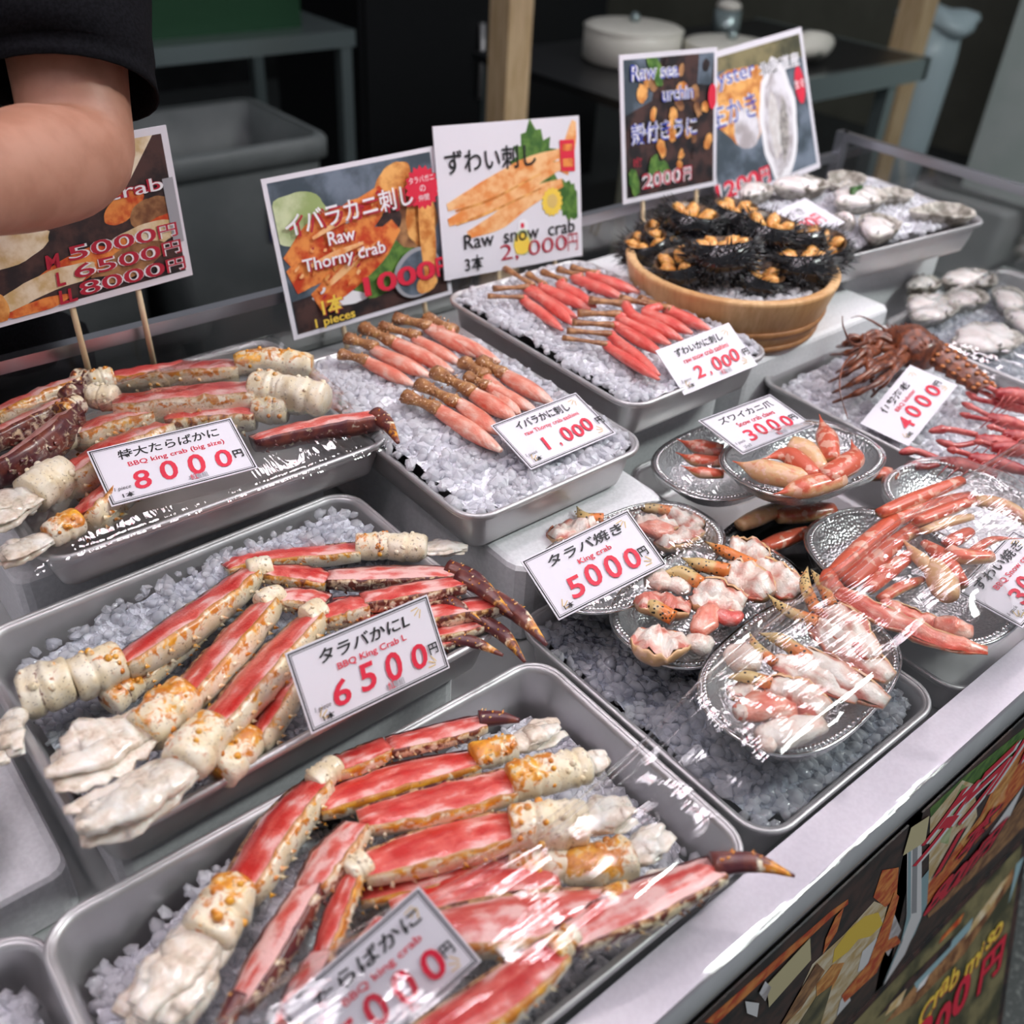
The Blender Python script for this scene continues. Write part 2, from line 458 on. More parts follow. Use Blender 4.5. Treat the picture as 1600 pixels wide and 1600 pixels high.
# ---------------------------------------------------------------- display case
case = thing('display_case', 'long refrigerated seafood display case with a white front ledge', 'display case', V(.8, .55, -1.55))
mb = MB(False); mb.box(V(-1.0, .165, -1.16), V(1.62, .99, -.66)); obj('body', mb, MAT['counter_grey'], case)
mb = MB(False); mb.box(V(-.95, .36, -1.55), V(1.5, .93, -1.16)); obj('plinth', mb, MAT['dark_metal'], case)
mb = MB(False); mb.box(V(-1.0, .154, -.64), V(1.62, .187, -.601)); obj('ledge', mb, MAT['lip_white'], case)
mb = MB(); rows = []
for x in (-1.0, 1.62): rows.append([mb.add(V(x, .1555 - .0035 * math.sin(math.pi * i / 8), -.602 - .060 * i / 8)) for i in range(9)])
mb.grid(rows); obj('edge_strip', mb, MAT['grey_plastic'], case)
mb = MB(False); mb.box(V(-1.0, .982, -.66), V(1.6, .988, -.495)); obj('back_glass', mb, MAT['acrylic'], case)
mb = MB(False); mb.box(V(1.592, .2, -.66), V(1.598, .985, -.455)); obj('end_glass', mb, MAT['acrylic'], case)
mb = MB(False); mb.box(V(-1.0, .978, -.497), V(1.6, .992, -.483)); obj('rail', mb, MAT['aluminium'], case)
mb = MB(False); mb.box(V(1.588, .2, -.462), V(1.602, .985, -.448)); mb.box(V(1.586, .975, -.66), V(1.604, .993, -.448)); obj('end_rail', mb, MAT['aluminium'], case)
mb = MB(False); mb.box(V(-1.0, .93, -.66), V(1.6, .98, -.57)); obj('back_step', mb, MAT['steel'], case)

def foam(label, a, b, name='foam_block', r=.012):
    mb = MB(False); cx, cy = (a[0] + b[0]) / 2, (a[1] + b[1]) / 2
    rows = []
    for ins, z in ((.004, a[2]), (0, a[2] + .004), (0, b[2] - .006), (.002, b[2] - .002), (.007, b[2])):
        rows.append([mb.add(V(cx + x, cy + y, z)) for x, y in rrect(b[0] - a[0] - 2 * ins, b[1] - a[1] - 2 * ins, r, 4)])
    mb.grid(rows, True); mb.face(*rows[-1]); mb.face(*rows[0][::-1])
    return tag(obj(name, mb, MAT['foam']), label, 'foam block')
foam('white foam block at the left edge beside the tray with the 6500 card', (-.35, .478, -.66), (.045, .66, -.607))
foam('white foam block that carries the tray with the 6500 card', (.07, .47, -.66), (.37, .67, -.6056))
foam('white foam block that carries the film-wrapped tray of big crab legs', (.10, .73, -.66), (.40, .92, -.5562))
foam('white foam box under the tray of thorny crab sashimi', (.462, .500, -.66), (.66, .86, -.5662), r=.02)
foam('white foam block under the tray of raw snow crab', (.69, .625, -.66), (.885, .87, -.5512))
foam('white foam slab under the wooden tub', (.915, .62, -.66), (1.23, .97, -.5452))
foam('white foam block under the tray of oysters by the sign', (1.235, .70, -.66), (1.50, .89, -.5262))

# ---------------------------------------------------------------- steel trays and ice
def tray(label, cx, cy, w, d, z, depth, rot=0, r=.03, mat='steel'):
    t = thing('steel_tray', label, 'tray', V(cx, cy, z - depth), 'stainless steel trays on the counter')
    R = Matrix.Rotation(math.radians(rot), 3, 'Z')
    mb = MB(); rows = []
    for ins, dz in ((.0005, -.0045), (0, -.002), (.0012, 0), (.0040, .0004), (.0065, -.001), (.0078, -.005), (.011, -depth * .55), (.0145, -depth + .009), (.0165, -depth + .004), (.022, -depth + .0006), (.0235, -depth + .0004), (.030, -depth + .0004), (.036, -depth + .0004)):
        rows.append([mb.add(V(cx, cy, z + dz) + R @ Vector((x, y, 0))) for x, y in rrect(w - 2 * ins, d - 2 * ins, max(r - ins, .006), 8)])
    mb.grid(rows, True); mb.face(*rows[-1])
    obj('tray_body', mb, MAT[mat], t)
    mb = MB(); loop = rrect(w - .004, d - .004, r - .002, 8); ring = [V(cx, cy, z - .001) + R @ Vector((x, y, 0)) for x, y in loop]
    rows = []
    for i in range(len(ring)):
        T = (ring[(i + 1) % len(ring)] - ring[i - 1]).normalized(); S = T.cross(Z)
        rows.append([mb.add(ring[i] + S * (math.cos(a) * .0026) + Z * (math.sin(a) * .0026)) for a in (2 * math.pi * j / 8 for j in range(8))])
    rows.append(rows[0]); mb.grid(rows, True)
    obj('rolled_rim', mb, MAT[mat], t)
    return t

ICO = None
def chunk(mb, p, s, rg):
    """one crushed piece of ice: a rough uneven lump"""
    q = Matrix.Rotation(rg.uniform(0, 6.28), 3, 'Z') @ Matrix.Rotation(rg.uniform(0, 6.28), 3, 'X')
    a, b, c = s * rg.uniform(.7, 1.25), s * rg.uniform(.6, 1.1), s * rg.uniform(.45, .8)
    t = (1 + 5 ** .5) / 2; i0 = len(mb.v)
    for x, y, z in ((-1, t, 0), (1, t, 0), (-1, -t, 0), (1, -t, 0), (0, -1, t), (0, 1, t), (0, -1, -t), (0, 1, -t), (t, 0, -1), (t, 0, 1), (-t, 0, -1), (-t, 0, 1)):
        e = rg.uniform(.40, .64)
        mb.add(p + q @ Vector((x * a * e, y * b * e, z * c * e)))
    for f in ((0, 11, 5), (0, 5, 1), (0, 1, 7), (0, 7, 10), (0, 10, 11), (1, 5, 9), (5, 11, 4), (11, 10, 2), (10, 7, 6), (7, 1, 8),
              (3, 9, 4), (3, 4, 2), (3, 2, 6), (3, 6, 8), (3, 8, 9), (4, 9, 5), (2, 4, 11), (6, 2, 10), (8, 6, 7), (9, 8, 1)):
        mb.f.append((i0 + f[0], i0 + f[1], i0 + f[2]))

def ice_fill(label, cx, cy, w, d, hfun, size, mat='ice', bed='ice_bed', rot=0, seed=1, dens=1.0, r=.025):
    """crushed ice in a tray: a lumpy bed with loose pieces over it; hfun(x, y) is its height below the eye"""
    rg = random.Random(seed); R = Matrix.Rotation(math.radians(rot), 3, 'Z')
    nx, ny = int(w / .008), int(d / .008)
    mb = MB(); ids = {}
    def inside(x, y, m=0):
        ax, ay = abs(x) - (w / 2 - r - m), abs(y) - (d / 2 - r - m)
        return (ax < 0 or ay < 0 or ax * ax + ay * ay < r * r) and ax < r and ay < r
    for i in range(nx + 1):
        for j in range(ny + 1):
            x, y = -w / 2 + w * i / nx, -d / 2 + d * j / ny
            if inside(x, y, 0):
                ids[i, j] = mb.add(V(cx, cy, hfun(x, y) - size * .10 + size * .45 * noise.noise(Vector((x * 90, y * 90, seed)))) + R @ Vector((x, y, 0)))
    for i in range(nx):
        for j in range(ny):
            q = [(i, j), (i + 1, j), (i + 1, j + 1), (i, j + 1)]
            if all(k in ids for k in q): mb.face(*[ids[k] for k in q])
    o = obj('ice_bed', mb, MAT[bed]); o.name = 'crushed_ice'
    tag(o, label, 'ice', kind='stuff')
    mb = MB(True)
    n = int(dens * w * d / (size * size) * 1.35)
    for _ in range(n):
        x, y = rg.uniform(-w / 2, w / 2), rg.uniform(-d / 2, d / 2)
        if inside(x, y, .0005):
            chunk(mb, V(cx, cy, hfun(x, y) + rg.uniform(-.35, .25) * size) + R @ Vector((x, y, 0)), size * rg.choice((.5, .65, .8, 1.0)), rg)
    c = obj('ice_pieces', mb, MAT[mat], o); tag(c, kind='stuff')
    for i, p in enumerate(c.data.polygons): p.use_smooth = (i // 20) % 5 < 2
    
    return o

T1 = tray('film-wrapped steel tray of extra big king crab legs, rear left', .282, .805, .335, .262, -.51, .045, 0)
T2 = tray('steel tray of king crab legs with the 6500 card', .226, .562, .35, .246, -.555, .050, 1.0)
T3 = tray('steel tray of king crab legs at the front under plastic film', .216, .311, .418, .242, -.59, .068, -.5)
T4 = tray('steel tray of crushed ice with thorny crab sashimi', .539, .698, .226, .338, -.515, .050, 0)
T5 = tray('steel tray of crushed ice with raw snow crab sashimi', .780, .735, .232, .328, -.50, .050, 0)
T6 = tray('steel tray of dark wet ice with packs of king crab, front middle', .556, .335, .238, .290, -.60, .058, 0)
T7 = tray('steel tray with a little ice in the lower left corner', -.155, .330, .34, .245, -.607, .052, 0)
T8 = tray('steel tray of oysters beside the oyster sign, rear right', 1.318, .765, .335, .235, -.475, .050, -6)
T9 = tray('steel tray of wrapped oysters at the right edge', 1.405, .515, .36, .235, -.572, .087, 2)
T10 = tray('steel tray of spiny lobster and red prawns', 1.095, .455, .285, .345, -.575, .084, 0)
T11 = tray('steel tray under the packs of snow crab claws and legs', .83, .395, .255, .425, -.612, .047, 0)

nz = lambda x, y, s=30, a=.004: a * noise.noise(Vector((x * s, y * s, 3)))
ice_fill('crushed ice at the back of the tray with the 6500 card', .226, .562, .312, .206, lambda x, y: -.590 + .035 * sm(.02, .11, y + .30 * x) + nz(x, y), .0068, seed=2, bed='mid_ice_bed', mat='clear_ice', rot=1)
ice_fill('crushed ice in the front tray of crab legs under plastic film', .216, .311, .386, .208, lambda x, y: -.630 + .034 * sm(.10, -.02, abs(x + .08)) * sm(-.11, 0, y) + nz(x, y, 25, .008), .0072, seed=3)
ice_fill('crushed ice under the thorny crab sashimi', .539, .698, .213, .325, lambda x, y: -.517 + .006 * sm(.16, .05, abs(y)) + nz(x, y, 30, .003), .0078, seed=4, dens=1.15)
ice_fill('crushed ice under the raw snow crab sashimi', .780, .735, .219, .315, lambda x, y: -.500 + .004 * sm(.16, .05, abs(y)) + nz(x, y, 30, .003), .0075, seed=5)
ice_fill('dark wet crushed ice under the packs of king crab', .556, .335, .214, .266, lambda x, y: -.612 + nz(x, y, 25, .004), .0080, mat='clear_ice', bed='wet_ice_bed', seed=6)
ice_fill('crushed ice in the lower left corner tray', -.155, .330, .30, .205, lambda x, y: -.640 + .012 * sm(-.1, .1, x) + nz(x, y), .0085, seed=7)
ice_fill('sheet of fine white ice under the oysters by the sign', 1.318, .765, .310, .208, lambda x, y: -.473 + nz(x, y, 20, .003), .007, seed=8, rot=-6, dens=.5)
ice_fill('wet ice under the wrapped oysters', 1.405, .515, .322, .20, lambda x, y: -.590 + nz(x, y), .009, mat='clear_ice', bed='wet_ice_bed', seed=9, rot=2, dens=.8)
ice_fill('crushed ice under the lobster and prawns', 1.095, .455, .25, .31, lambda x, y: -.588 + nz(x, y), .009, seed=10, dens=.8)
# ---------------------------------------------------------------- crab pieces
BACK = Vector((-.5, .8, 0)).normalized()    # the side the cut faces lean to
SEED = [0]

def nv(p, f, s=0):
    return noise.noise(Vector((p[0] * f + s * 7.3, p[1] * f - s * 3.1, p[2] * f + s)))

def frame(P, i, roll, side=1):
    T = (P[min(i + 1, len(P) - 1)] - P[max(i - 1, 0)]).normalized()
    L = T.cross(Z)
    if L.length < 1e-4: L = Vector((1, 0, 0))
    L.normalize()
    ref = P[-1] - P[0]; ref = ref.cross(Z)
    if ref.dot(BACK) < 0: L = -L
    L *= side
    N = Z * math.cos(roll) + L * math.sin(roll)
    N = (N - T * N.dot(T)).normalized()
    S = T.cross(N)
    if S.dot(L) > 0: S = -S
    return T, N, S

def resample(pts, n):
    P = catmull([p for p, w in pts], n); W = []
    for i in range(n):
        t = i / (n - 1) * (len(pts) - 1); a = min(int(t), len(pts) - 2)
        W.append(pts[a][1] + (pts[a + 1][1] - pts[a][1]) * (t - a))
    return P, W

def cut_segment(pts, roll=None, hr=.95, d=0., white=0., orange=.25, spines=True, bulge=.10, taper=.16, rim=12, side=1, rag=0):
    """a leg segment whose upper side is cut away: (shell builder, meat builder)"""
    SEED[0] += 1; sd = SEED[0]; rg = random.Random(sd)
    P, W = resample(pts, 16); n = len(P); m = 15
    ms, mm = MB(), MB(); rows = []; mrows = []; Ln = 0
    if roll is None:                        # the cut leans away from the side the shell shows on
        L = (P[-1] - P[0]).cross(Z).normalized()
        if L.dot(BACK) < 0: L = -L
        roll = 42 - 26 * (L.x * .667 + L.y * .745)
    roll = math.radians(roll)
    for i in range(n):
        t = i / (n - 1); T, N, S = frame(P, i, roll, side)
        if i: Ln += (P[i] - P[i - 1]).length
        e = 1 - taper * abs(2 * t - 1) ** 4
        w = W[i] * e * (1 + (.05 + .35 * rag) * nv(P[i], 60, sd)); h = w * hr
        c0 = P[i] - N * h * .10
        jr = (8 + 40 * rag) * nv((t * 9, sd, 0), 1); jl = (8 + 40 * rag) * nv((t * 9, sd, 5), 1)
        row = []
        A0, A1 = math.radians(rim + jr), math.radians(-180 - rim - jl)
        def sh(a, q): return c0 + S * (math.cos(a) * w / 2 * q) + N * (math.sin(a) * h / 2 * q)
        row.append(ms.add(sh(A0, .86), (Ln, 0), (1, d, orange)))
        for j in range(m + 1):
            s = j / m; a = A0 + (A1 - A0) * s
            q = 1 + .05 * nv(sh(a, 1), 120, sd)
            kr = max(0, 1 - min(s, 1 - s) * 5.5) ** 1.3
            row.append(ms.add(sh(a, q), (Ln, s * w), (kr, d + .55 * sm(.72, .95, s) + .12 * sm(.1, 0, t), orange * .55 + .42 * sm(.20, .02, s))))
        row.append(ms.add(sh(A1, .86), (Ln, w), (1, d + .5, orange)))
        rows.append(row)
        a, b = sh(A0, .90), sh(A1, .90)
        mr = []
        for j in range(9):
            x = -1 + j / 4
            q = a.lerp(b, j / 8)
            fl = 1 - .9 * sm(.88, 1, abs(2 * t - 1))
            q = q + N * ((bulge * w * (1 - x * x) + .035 * w * nv(q, 130, sd + 3) + rag * w * (.30 * nv(q, 70, sd + 4) + .16 * nv(q, 210, sd))) * fl - .01 * w)
            edge = sm(.45, 1, abs(x))
            mr.append(mm.add(q, (Ln, x * w * .5), (white + (.22 - .55 * (rag > 0)) * edge + .42 * nv((t * 5, x * 2, sd), 1), 0, 0)))
        mrows.append(mr)
    ms.grid(rows); mm.grid(mrows)
    for row, i in ((rows[0], 0), (rows[-1], n - 1)):
        c = ms.add(P[i] - frame(P, i, roll, side)[1] * W[i] * .12, (0, 0), (.5, d, orange)); ms.fan(row, c, i == 0)
    for row, i in ((mrows[0], 0), (mrows[-1], n - 1)):
        mm.fan(row, mm.add(P[i] - frame(P, i, roll, side)[1] * W[i] * .1, (0, 0), (white, 0, 0)), i == 0)
    if spines:
        for sp in (.17, .30, .62):
            t = rg.uniform(.05, .15)
            while t < .95:
                i = int(t * (n - 1)); T, N, S = frame(P, i, roll, side); w = W[i]; h = w * hr
                a = math.radians(rim) + math.radians(-180 - 2 * rim) * (sp + rg.uniform(-.03, .03))
                o = S * math.cos(a) + N * (math.sin(a) * hr); o.normalize()
                p = P[i] - N * h * .10 + S * (math.cos(a) * w * .48) + N * (math.sin(a) * h * .48)
                ms.cone(p, (o * .8 + T * .5) * w * rg.uniform(.09, .16), w * .055, 5, (.35, d, .5))
                t += rg.uniform(.09, .2)
    return ms, mm

def joint_piece(pts, d=0., orange=.5, lump=.16, hr=.95, spines=True):
    SEED[0] += 1; sd = SEED[0]; rg = random.Random(sd)
    P, W = resample(pts, 24); n = len(P); mb = MB(); rows = []; m = 20; tg = rg.uniform(.50, .68); skew = rg.uniform(-.6, .6)
    for i in range(n):
        t = i / (n - 1); T, N, S = frame(P, i, .3)
        row = []
        for j in range(m):
            a = 2 * math.pi * j / m; o = S * math.cos(a) + N * (math.sin(a) * hr)
            gr = math.exp(-((t - tg - .10 * skew * math.cos(a) - .05 * nv((a * 2, sd, 3), 1)) / .035) ** 2)
            prof = .93 + .12 * math.sin(math.pi * (t * .8 + .1)) - .09 * gr + .05 * math.exp(-((t - tg + .10) / .06) ** 2) - .14 * sm(.93, 1, t) - .08 * sm(.07, 0, t)
            q = P[i] + o * W[i] * .5 * prof
            q += o * (W[i] * .5 * (lump * nv(q, 85, sd) + .06 * nv(q, 220, sd)))
            row.append(mb.add(q, (t * .1, a * W[i]), (.45 * sm(.75, 1, abs(2 * t - 1)) + .8 * gr, d + .30 * gr + .38 * sm(.86, 1, abs(2 * t - 1)) * max(0, nv((a, sd, t), 1) + .4), orange * .8 * sm(-.6, .7, math.sin(a)) * (1 - .5 * t) + .06)))
        rows.append(row)
    mb.grid(rows, True)
    mb.fan(rows[0], mb.add(P[0], (0, 0), (.4, d, orange)), True); mb.fan(rows[-1], mb.add(P[-1], (0, 0), (.4, d, orange)))
    if spines:
        for _ in range(7):
            i = rg.randint(4, n - 5); a = rg.uniform(-.3, 2.6); T, N, S = frame(P, i, .3); o = S * math.cos(a) + N * math.sin(a) * hr
            mb.ball(P[i] + o * W[i] * .5, W[i] * rg.uniform(.05, .10), 7, 5, k=(0, d, orange * 1.3))
    return mb

def flesh_piece(pts, n_flap=6, amp=.46, spread=.38):
    n_flap += 3
    SEED[0] += 1; sd = SEED[0]; rg = random.Random(sd)
    P, W = resample(pts, 18); mb = MB()
    for f in range(n_flap):
        n = 18; m = 14; rows = []
        ang = 2 * math.pi * f / n_flap + rg.uniform(-.4, .4); sp = spread * rg.uniform(.4, 1); ln = rg.uniform(.75, 1)
        wd = rg.uniform(.40, .66) if f else .60; th = rg.uniform(.16, .5) if f else .6; tw = rg.uniform(0, 3)
        for i in range(n):
            t = i / (n - 1); ii = min(int(t * ln * 17), 17); T, N, S = frame(P, ii, 0)
            c = P[ii] + (S * math.cos(ang) + N * math.sin(ang) * .7) * W[ii] * sp * (.25 + .75 * t if f else 0)
            r = W[ii] * .5 * wd * (math.sin(math.pi * min(1, .18 + t * .74)) ** .6)
            row = []
            for j in range(m):
                a = 2 * math.pi * j / m
                o = S * math.cos(a + tw) + N * math.sin(a + tw) * th
                q = c + o * r
                q += o * r * (amp * nv(q, 75, sd + f) + amp * .6 * nv(q, 150, sd) + amp * .2 * nv(q, 380, sd)) 
                row.append(mb.add(q, (t, a)))
            rows.append(row)
        mb.grid(rows, True); mb.fan(rows[0], mb.add(sum((Vector(mb.v[i]) for i in rows[0]), Vector()) / m), True)
        mb.fan(rows[-1], mb.add(sum((Vector(mb.v[i]) for i in rows[-1]), Vector()) / m))
    return mb

def claw_tip(pts, d=.95, tan=.35, spines=True):
    SEED[0] += 1; rg = random.Random(SEED[0]); sd = SEED[0]
    P, W = resample(pts, 14); n = len(P); mb = MB(); rows = []
    for i in range(n):
        t = i / (n - 1); T, N, S = frame(P, i, .2); row = []
        r = W[i] * .5 * (1 + .06 * nv(P[i], 150, sd))
        for j in range(12):
            a = 2 * math.pi * j / 12; o = S * math.cos(a) + N * math.sin(a) * .85
            kd = d - tan * sm(.35, .8, t) * (1 - sm(.90, .97, t)) - .5 * max(0, math.cos(a)) * .5 * sm(.2, .5, t)
            row.append(mb.add(P[i] + o * r, (t * .08, a * r), (0, kd, .35 + .4 * sm(.4, .8, t))))
        rows.append(row)
    mb.grid(rows, True); mb.fan(rows[0], mb.add(P[0], (0, 0), (0, d, 0)), True); mb.fan(rows[-1], mb.add(P[-1], (0, 0), (0, 1.3, 0)))
    if spines:
        for _ in range(9):
            i = rg.randint(1, 7); a = rg.uniform(0, 3.1); T, N, S = frame(P, i, .2); o = S * math.cos(a) + N * math.sin(a)
            mb.cone(P[i] + o * W[i] * .42, (o + T * .7) * W[i] * .16, W[i] * .07, 5, (0, .25, .6))
    return mb

def px(pts, z, off=(0, 0), s=1.0, wmul=1.0):
    """(u, v, width[, rise]) in a photograph crop -> (point, metres)"""
    out = []
    for q in pts:
        u, v = off[0] + q[0] * s, off[1] + q[1] * s
        p = at(u, v, z + (q[3] if len(q) > 3 else 0))
        out.append((p, q[2] * s * mpp(p) * wmul))
    return out

NAMES = dict(m='leg_segment', j='joint', f='raw_flesh', d='claw_tip', p='pincer', w='shell_half', b='leg_segment', l='lump', t='pincer')

def crab_piece(name, label, cat, group, z, segs, off=(0, 0), s=1.0, red='red_meat', shell='shell'):
    """segs: (type, [(u, v, width[, rise])...], options); every segment is a part and its bare meat a sub-part"""
    all_ = [px(g[1], z + (g[2].get('dz', 0) if len(g) > 2 else 0), off, s, dict(m=1.34, w=1.75, l=1.5, p=1.22, b=1.38, f=1.12).get(g[0], 1.05)) for g in segs]
    base = all_[0][0][0].copy(); base.z = min(p.z - w * .5 for g in all_ for p, w in g)
    t = thing(name, label, cat, base, group)
    for g, pts in zip(segs, all_):
        o = dict(g[2]) if len(g) > 2 else {}
        o.pop('dz', 0); me = o.pop('meat', red); shm = o.pop('shell', shell); nm = o.pop('name', NAMES[g[0]])
        if g[0] in 'mw':
            if g[0] == 'w': o = dict(dict(spines=False, orange=.1, bulge=.20, hr=.8, rim=8, roll=12, taper=.35, rag=.6, white=.05), **o)
            a, b = cut_segment(pts, **o)
            so = obj(nm, a, MAT[shm], t); obj('meat', b, MAT[me], so)
        elif g[0] == 'j': obj(nm, joint_piece(pts, **o), MAT[shm], t)
        elif g[0] == 'f': obj(nm, flesh_piece(pts, **o), MAT['flesh'], t)
        elif g[0] == 'd': obj(nm, claw_tip(pts, **o), MAT[shm], t)
        elif g[0] in 'pt': obj(nm, pincer_tube(pts, **o), MAT['pincer' if g[0] == 'p' else shm], t)
        elif g[0] == 'b': obj(nm, boiled_tube(pts, **o), MAT[shm], t)
        elif g[0] == 'l': obj(nm, lump_piece(pts, **o), MAT[me], t)
    return t

def pincer_tube(pts, red=0., tip=True):
    P, W = resample(pts, 12); n = len(P); mb = MB(); rows = []; SEED[0] += 1
    for i in range(n):
        t = i / (n - 1); T, N, S = frame(P, i, .2); row = []
        r = W[i] * .5 * ((.12 + .88 * sm(-.05, .45, t)) if tip else 1) * (1 + .05 * nv(P[i], 120, SEED[0]))
        for j in range(11):
            a = 2 * math.pi * j / 11; o = S * math.cos(a) + N * math.sin(a) * .9
            row.append(mb.add(P[i] + o * r, (t * .06, a * r), (0, 1 - sm(.03, .2, t) if tip else 0, red + .6 * sm(.5, 1, t))))
        rows.append(row)
    mb.grid(rows, True); mb.fan(rows[0], mb.add(P[0], (0, 0), (0, 1, 0)), True); mb.fan(rows[-1], mb.add(P[-1], (0, 0), (0, 0, 1)))
    if tip:                                 # blunt teeth on the inner edge
        for i in range(2, 9):
            T, N, S = frame(P, i, .2)
            mb.ball(P[i] - S * W[i] * .42, W[i] * .09, 6, 4, k=(0, .2, .2))
    return mb

def boiled_tube(pts, hr=.75, red=.75, tip=0, bulge=.06):
    """an uncut leg or claw of boiled snow crab, red on top and tan below"""
    P, W = resample(pts, 12); n = len(P); mb = MB(); rows = []; SEED[0] += 1; sd = SEED[0]
    for i in range(n):
        t = i / (n - 1); T, N, S = frame(P, i, .2); row = []
        e = (1 - .12 * abs(2 * t - 1) ** 4) * (1 + bulge * math.sin(t * math.pi))
        if tip: e *= .10 + .90 * sm(0, .6, t)
        for j in range(12):
            a = 2 * math.pi * j / 12; o = S * math.cos(a) + N * math.sin(a) * hr
            q = P[i] + o * (W[i] * .5 * e * (1 + .05 * nv(P[i] + o * .01, 120, sd)))
            row.append(mb.add(q, (t * .08, a * W[i]), (0, red * (.35 + .65 * sm(-.35, .35, math.sin(a))) + (.35 * sm(.35, 0, t) if tip else 0), 0)))
        rows.append(row)
    mb.grid(rows, True); mb.fan(rows[0], mb.add(P[0], (0, 0), (0, red, 0)), True); mb.fan(rows[-1], mb.add(P[-1], (0, 0), (0, red * .6, 0)))
    return mb

def lump_piece(pts, amp=.35, hr=.7):
    P, W = resample(pts, 11); n = len(P); mb = MB(); rows = []; SEED[0] += 1; sd = SEED[0]
    for i in range(n):
        t = i / (n - 1); T, N, S = frame(P, i, .1); row = []; r = W[i] * .5 * math.sin(math.pi * (.14 + .72 * t)) ** .5
        for j in range(14):
            a = 2 * math.pi * j / 14; o = S * math.cos(a) + N * math.sin(a) * hr
            q = P[i] + o * r; x = amp * nv(q, 75, sd) + .5 * amp * nv(q, 200, sd)
            row.append(mb.add(q + o * r * x, (t * .05, a * r), (.18 * nv(q, 60, sd) - .12 * sm(.7, 1, abs(2 * t - 1)) + .1, 0, 0)))
        rows.append(row)
    mb.grid(rows, True); mb.fan(rows[0], mb.add(P[0], (0, 0), (-.2, 0, 0)), True); mb.fan(rows[-1], mb.add(P[-1], (0, 0), (-.2, 0, 0)))
    return mb

def king(label, z, segs, group):
    if group == GA: segs = [(g[0], [(q[0], q[1], q[2] * (1.22 if g[0] == 'm' else .96)) for q in g[1]]) + tuple(g[2:]) for g in segs]
    return crab_piece('king_crab_limb', label, 'crab leg', group, z, segs)
GA, GB, GC = 'king crab legs in the rear left tray', 'king crab legs in the middle left tray', 'king crab legs in the front tray'
D = dict(d=.42, orange=.5)
# --- rear left tray
king('rearmost crab leg in the film-wrapped tray, red cut face against the back rim', -.503, [
    ('m', [(170, 586, 34), (260, 573, 42), (372, 567, 42)], dict(orange=.3)), ('j', [(366, 570, 42), (420, 566, 46), (488, 570, 40)], dict(orange=.75)),
    ('j', [(178, 590, 36), (140, 598, 40)], {})], GA)
king('long cream crab leg lying below the rearmost one in the wrapped tray', -.497, [
    ('m', [(175, 625, 46), (300, 610, 58), (398, 604, 56)], dict(orange=.12)), ('j', [(392, 606, 58), (450, 612, 58)], dict(orange=.4)),
    ('j', [(440, 612, 60), (510, 626, 56)], dict(orange=.05)), ('j', [(182, 622, 40), (140, 618, 44)], dict(orange=.2))], GA)
king('dark pinkish crab leg at the upper left of the wrapped tray', -.503, [
    ('m', [(-30, 652, 34), (60, 612, 40), (122, 590, 36)], dict(d=.35, white=.12)), ('j', [(116, 592, 32), (150, 596, 34)], dict(d=.5))], GA)
king('purple brown crab leg with a bent knee, left side of the wrapped tray', -.498, [
    ('m', [(-40, 690, 34), (40, 650, 40), (105, 622, 36)], dict(d=.6, white=.2)), ('j', [(100, 626, 38), (132, 612, 44)], dict(d=.6, orange=.7))], GA)
king('dark crab leg with an oval of pale pink meat at the left edge', -.494, [
    ('m', [(-25, 735, 44), (40, 690, 60), (100, 642, 50)], dict(d=.7, white=.24, bulge=.05)), ('j', [(96, 648, 40), (125, 630, 36)], dict(d=.5, orange=.8))], GA)
king('crab leg with a wide red face above the 8000 card', -.493, [
    ('m', [(95, 742, 56), (170, 695, 66), (258, 662, 50)], dict(orange=.05)), ('j', [(104, 735, 62), (45, 775, 72)], dict(orange=.15)),
    ('f', [(60, 770, 76), (0, 800, 92), (-50, 830, 80)], {})], GA)
king('short crab leg with an orange joint beside the left end of the 8000 card', -.497, [
    ('m', [(118, 806, 52), (150, 775, 56), (190, 742, 50)], dict(orange=.2)), ('j', [(124, 812, 44), (75, 838, 46)], dict(orange=.9)),
    ('f', [(80, 840, 52), (30, 860, 62), (-20, 880, 56)], {})], GA)
king('thin spiny dark crab leg at the right end of the wrapped tray', -.492, [
    ('m', [(394, 684, 30), (490, 660, 36), (592, 645, 34)], dict(d=.75, white=.1)), ('d', [(586, 648, 30), (604, 662, 24), (622, 692, 6)], {})], GA)

king('cream crab leg lying crosswise under the upper left of the 8000 card', -.505, [
    ('j', [(40, 712, 44), (120, 672, 46)], dict(orange=.1)), ('m', [(112, 676, 44), (165, 655, 48), (235, 640, 40)], dict(d=.1))], GA)
king('darkish cream crab leg under the film above the 8000 card', -.508, [
    ('m', [(255, 650, 40), (330, 640, 46), (400, 640, 40)], dict(d=.4)), ('j', [(395, 640, 40), (450, 642, 44)], dict(d=.2))], GA)

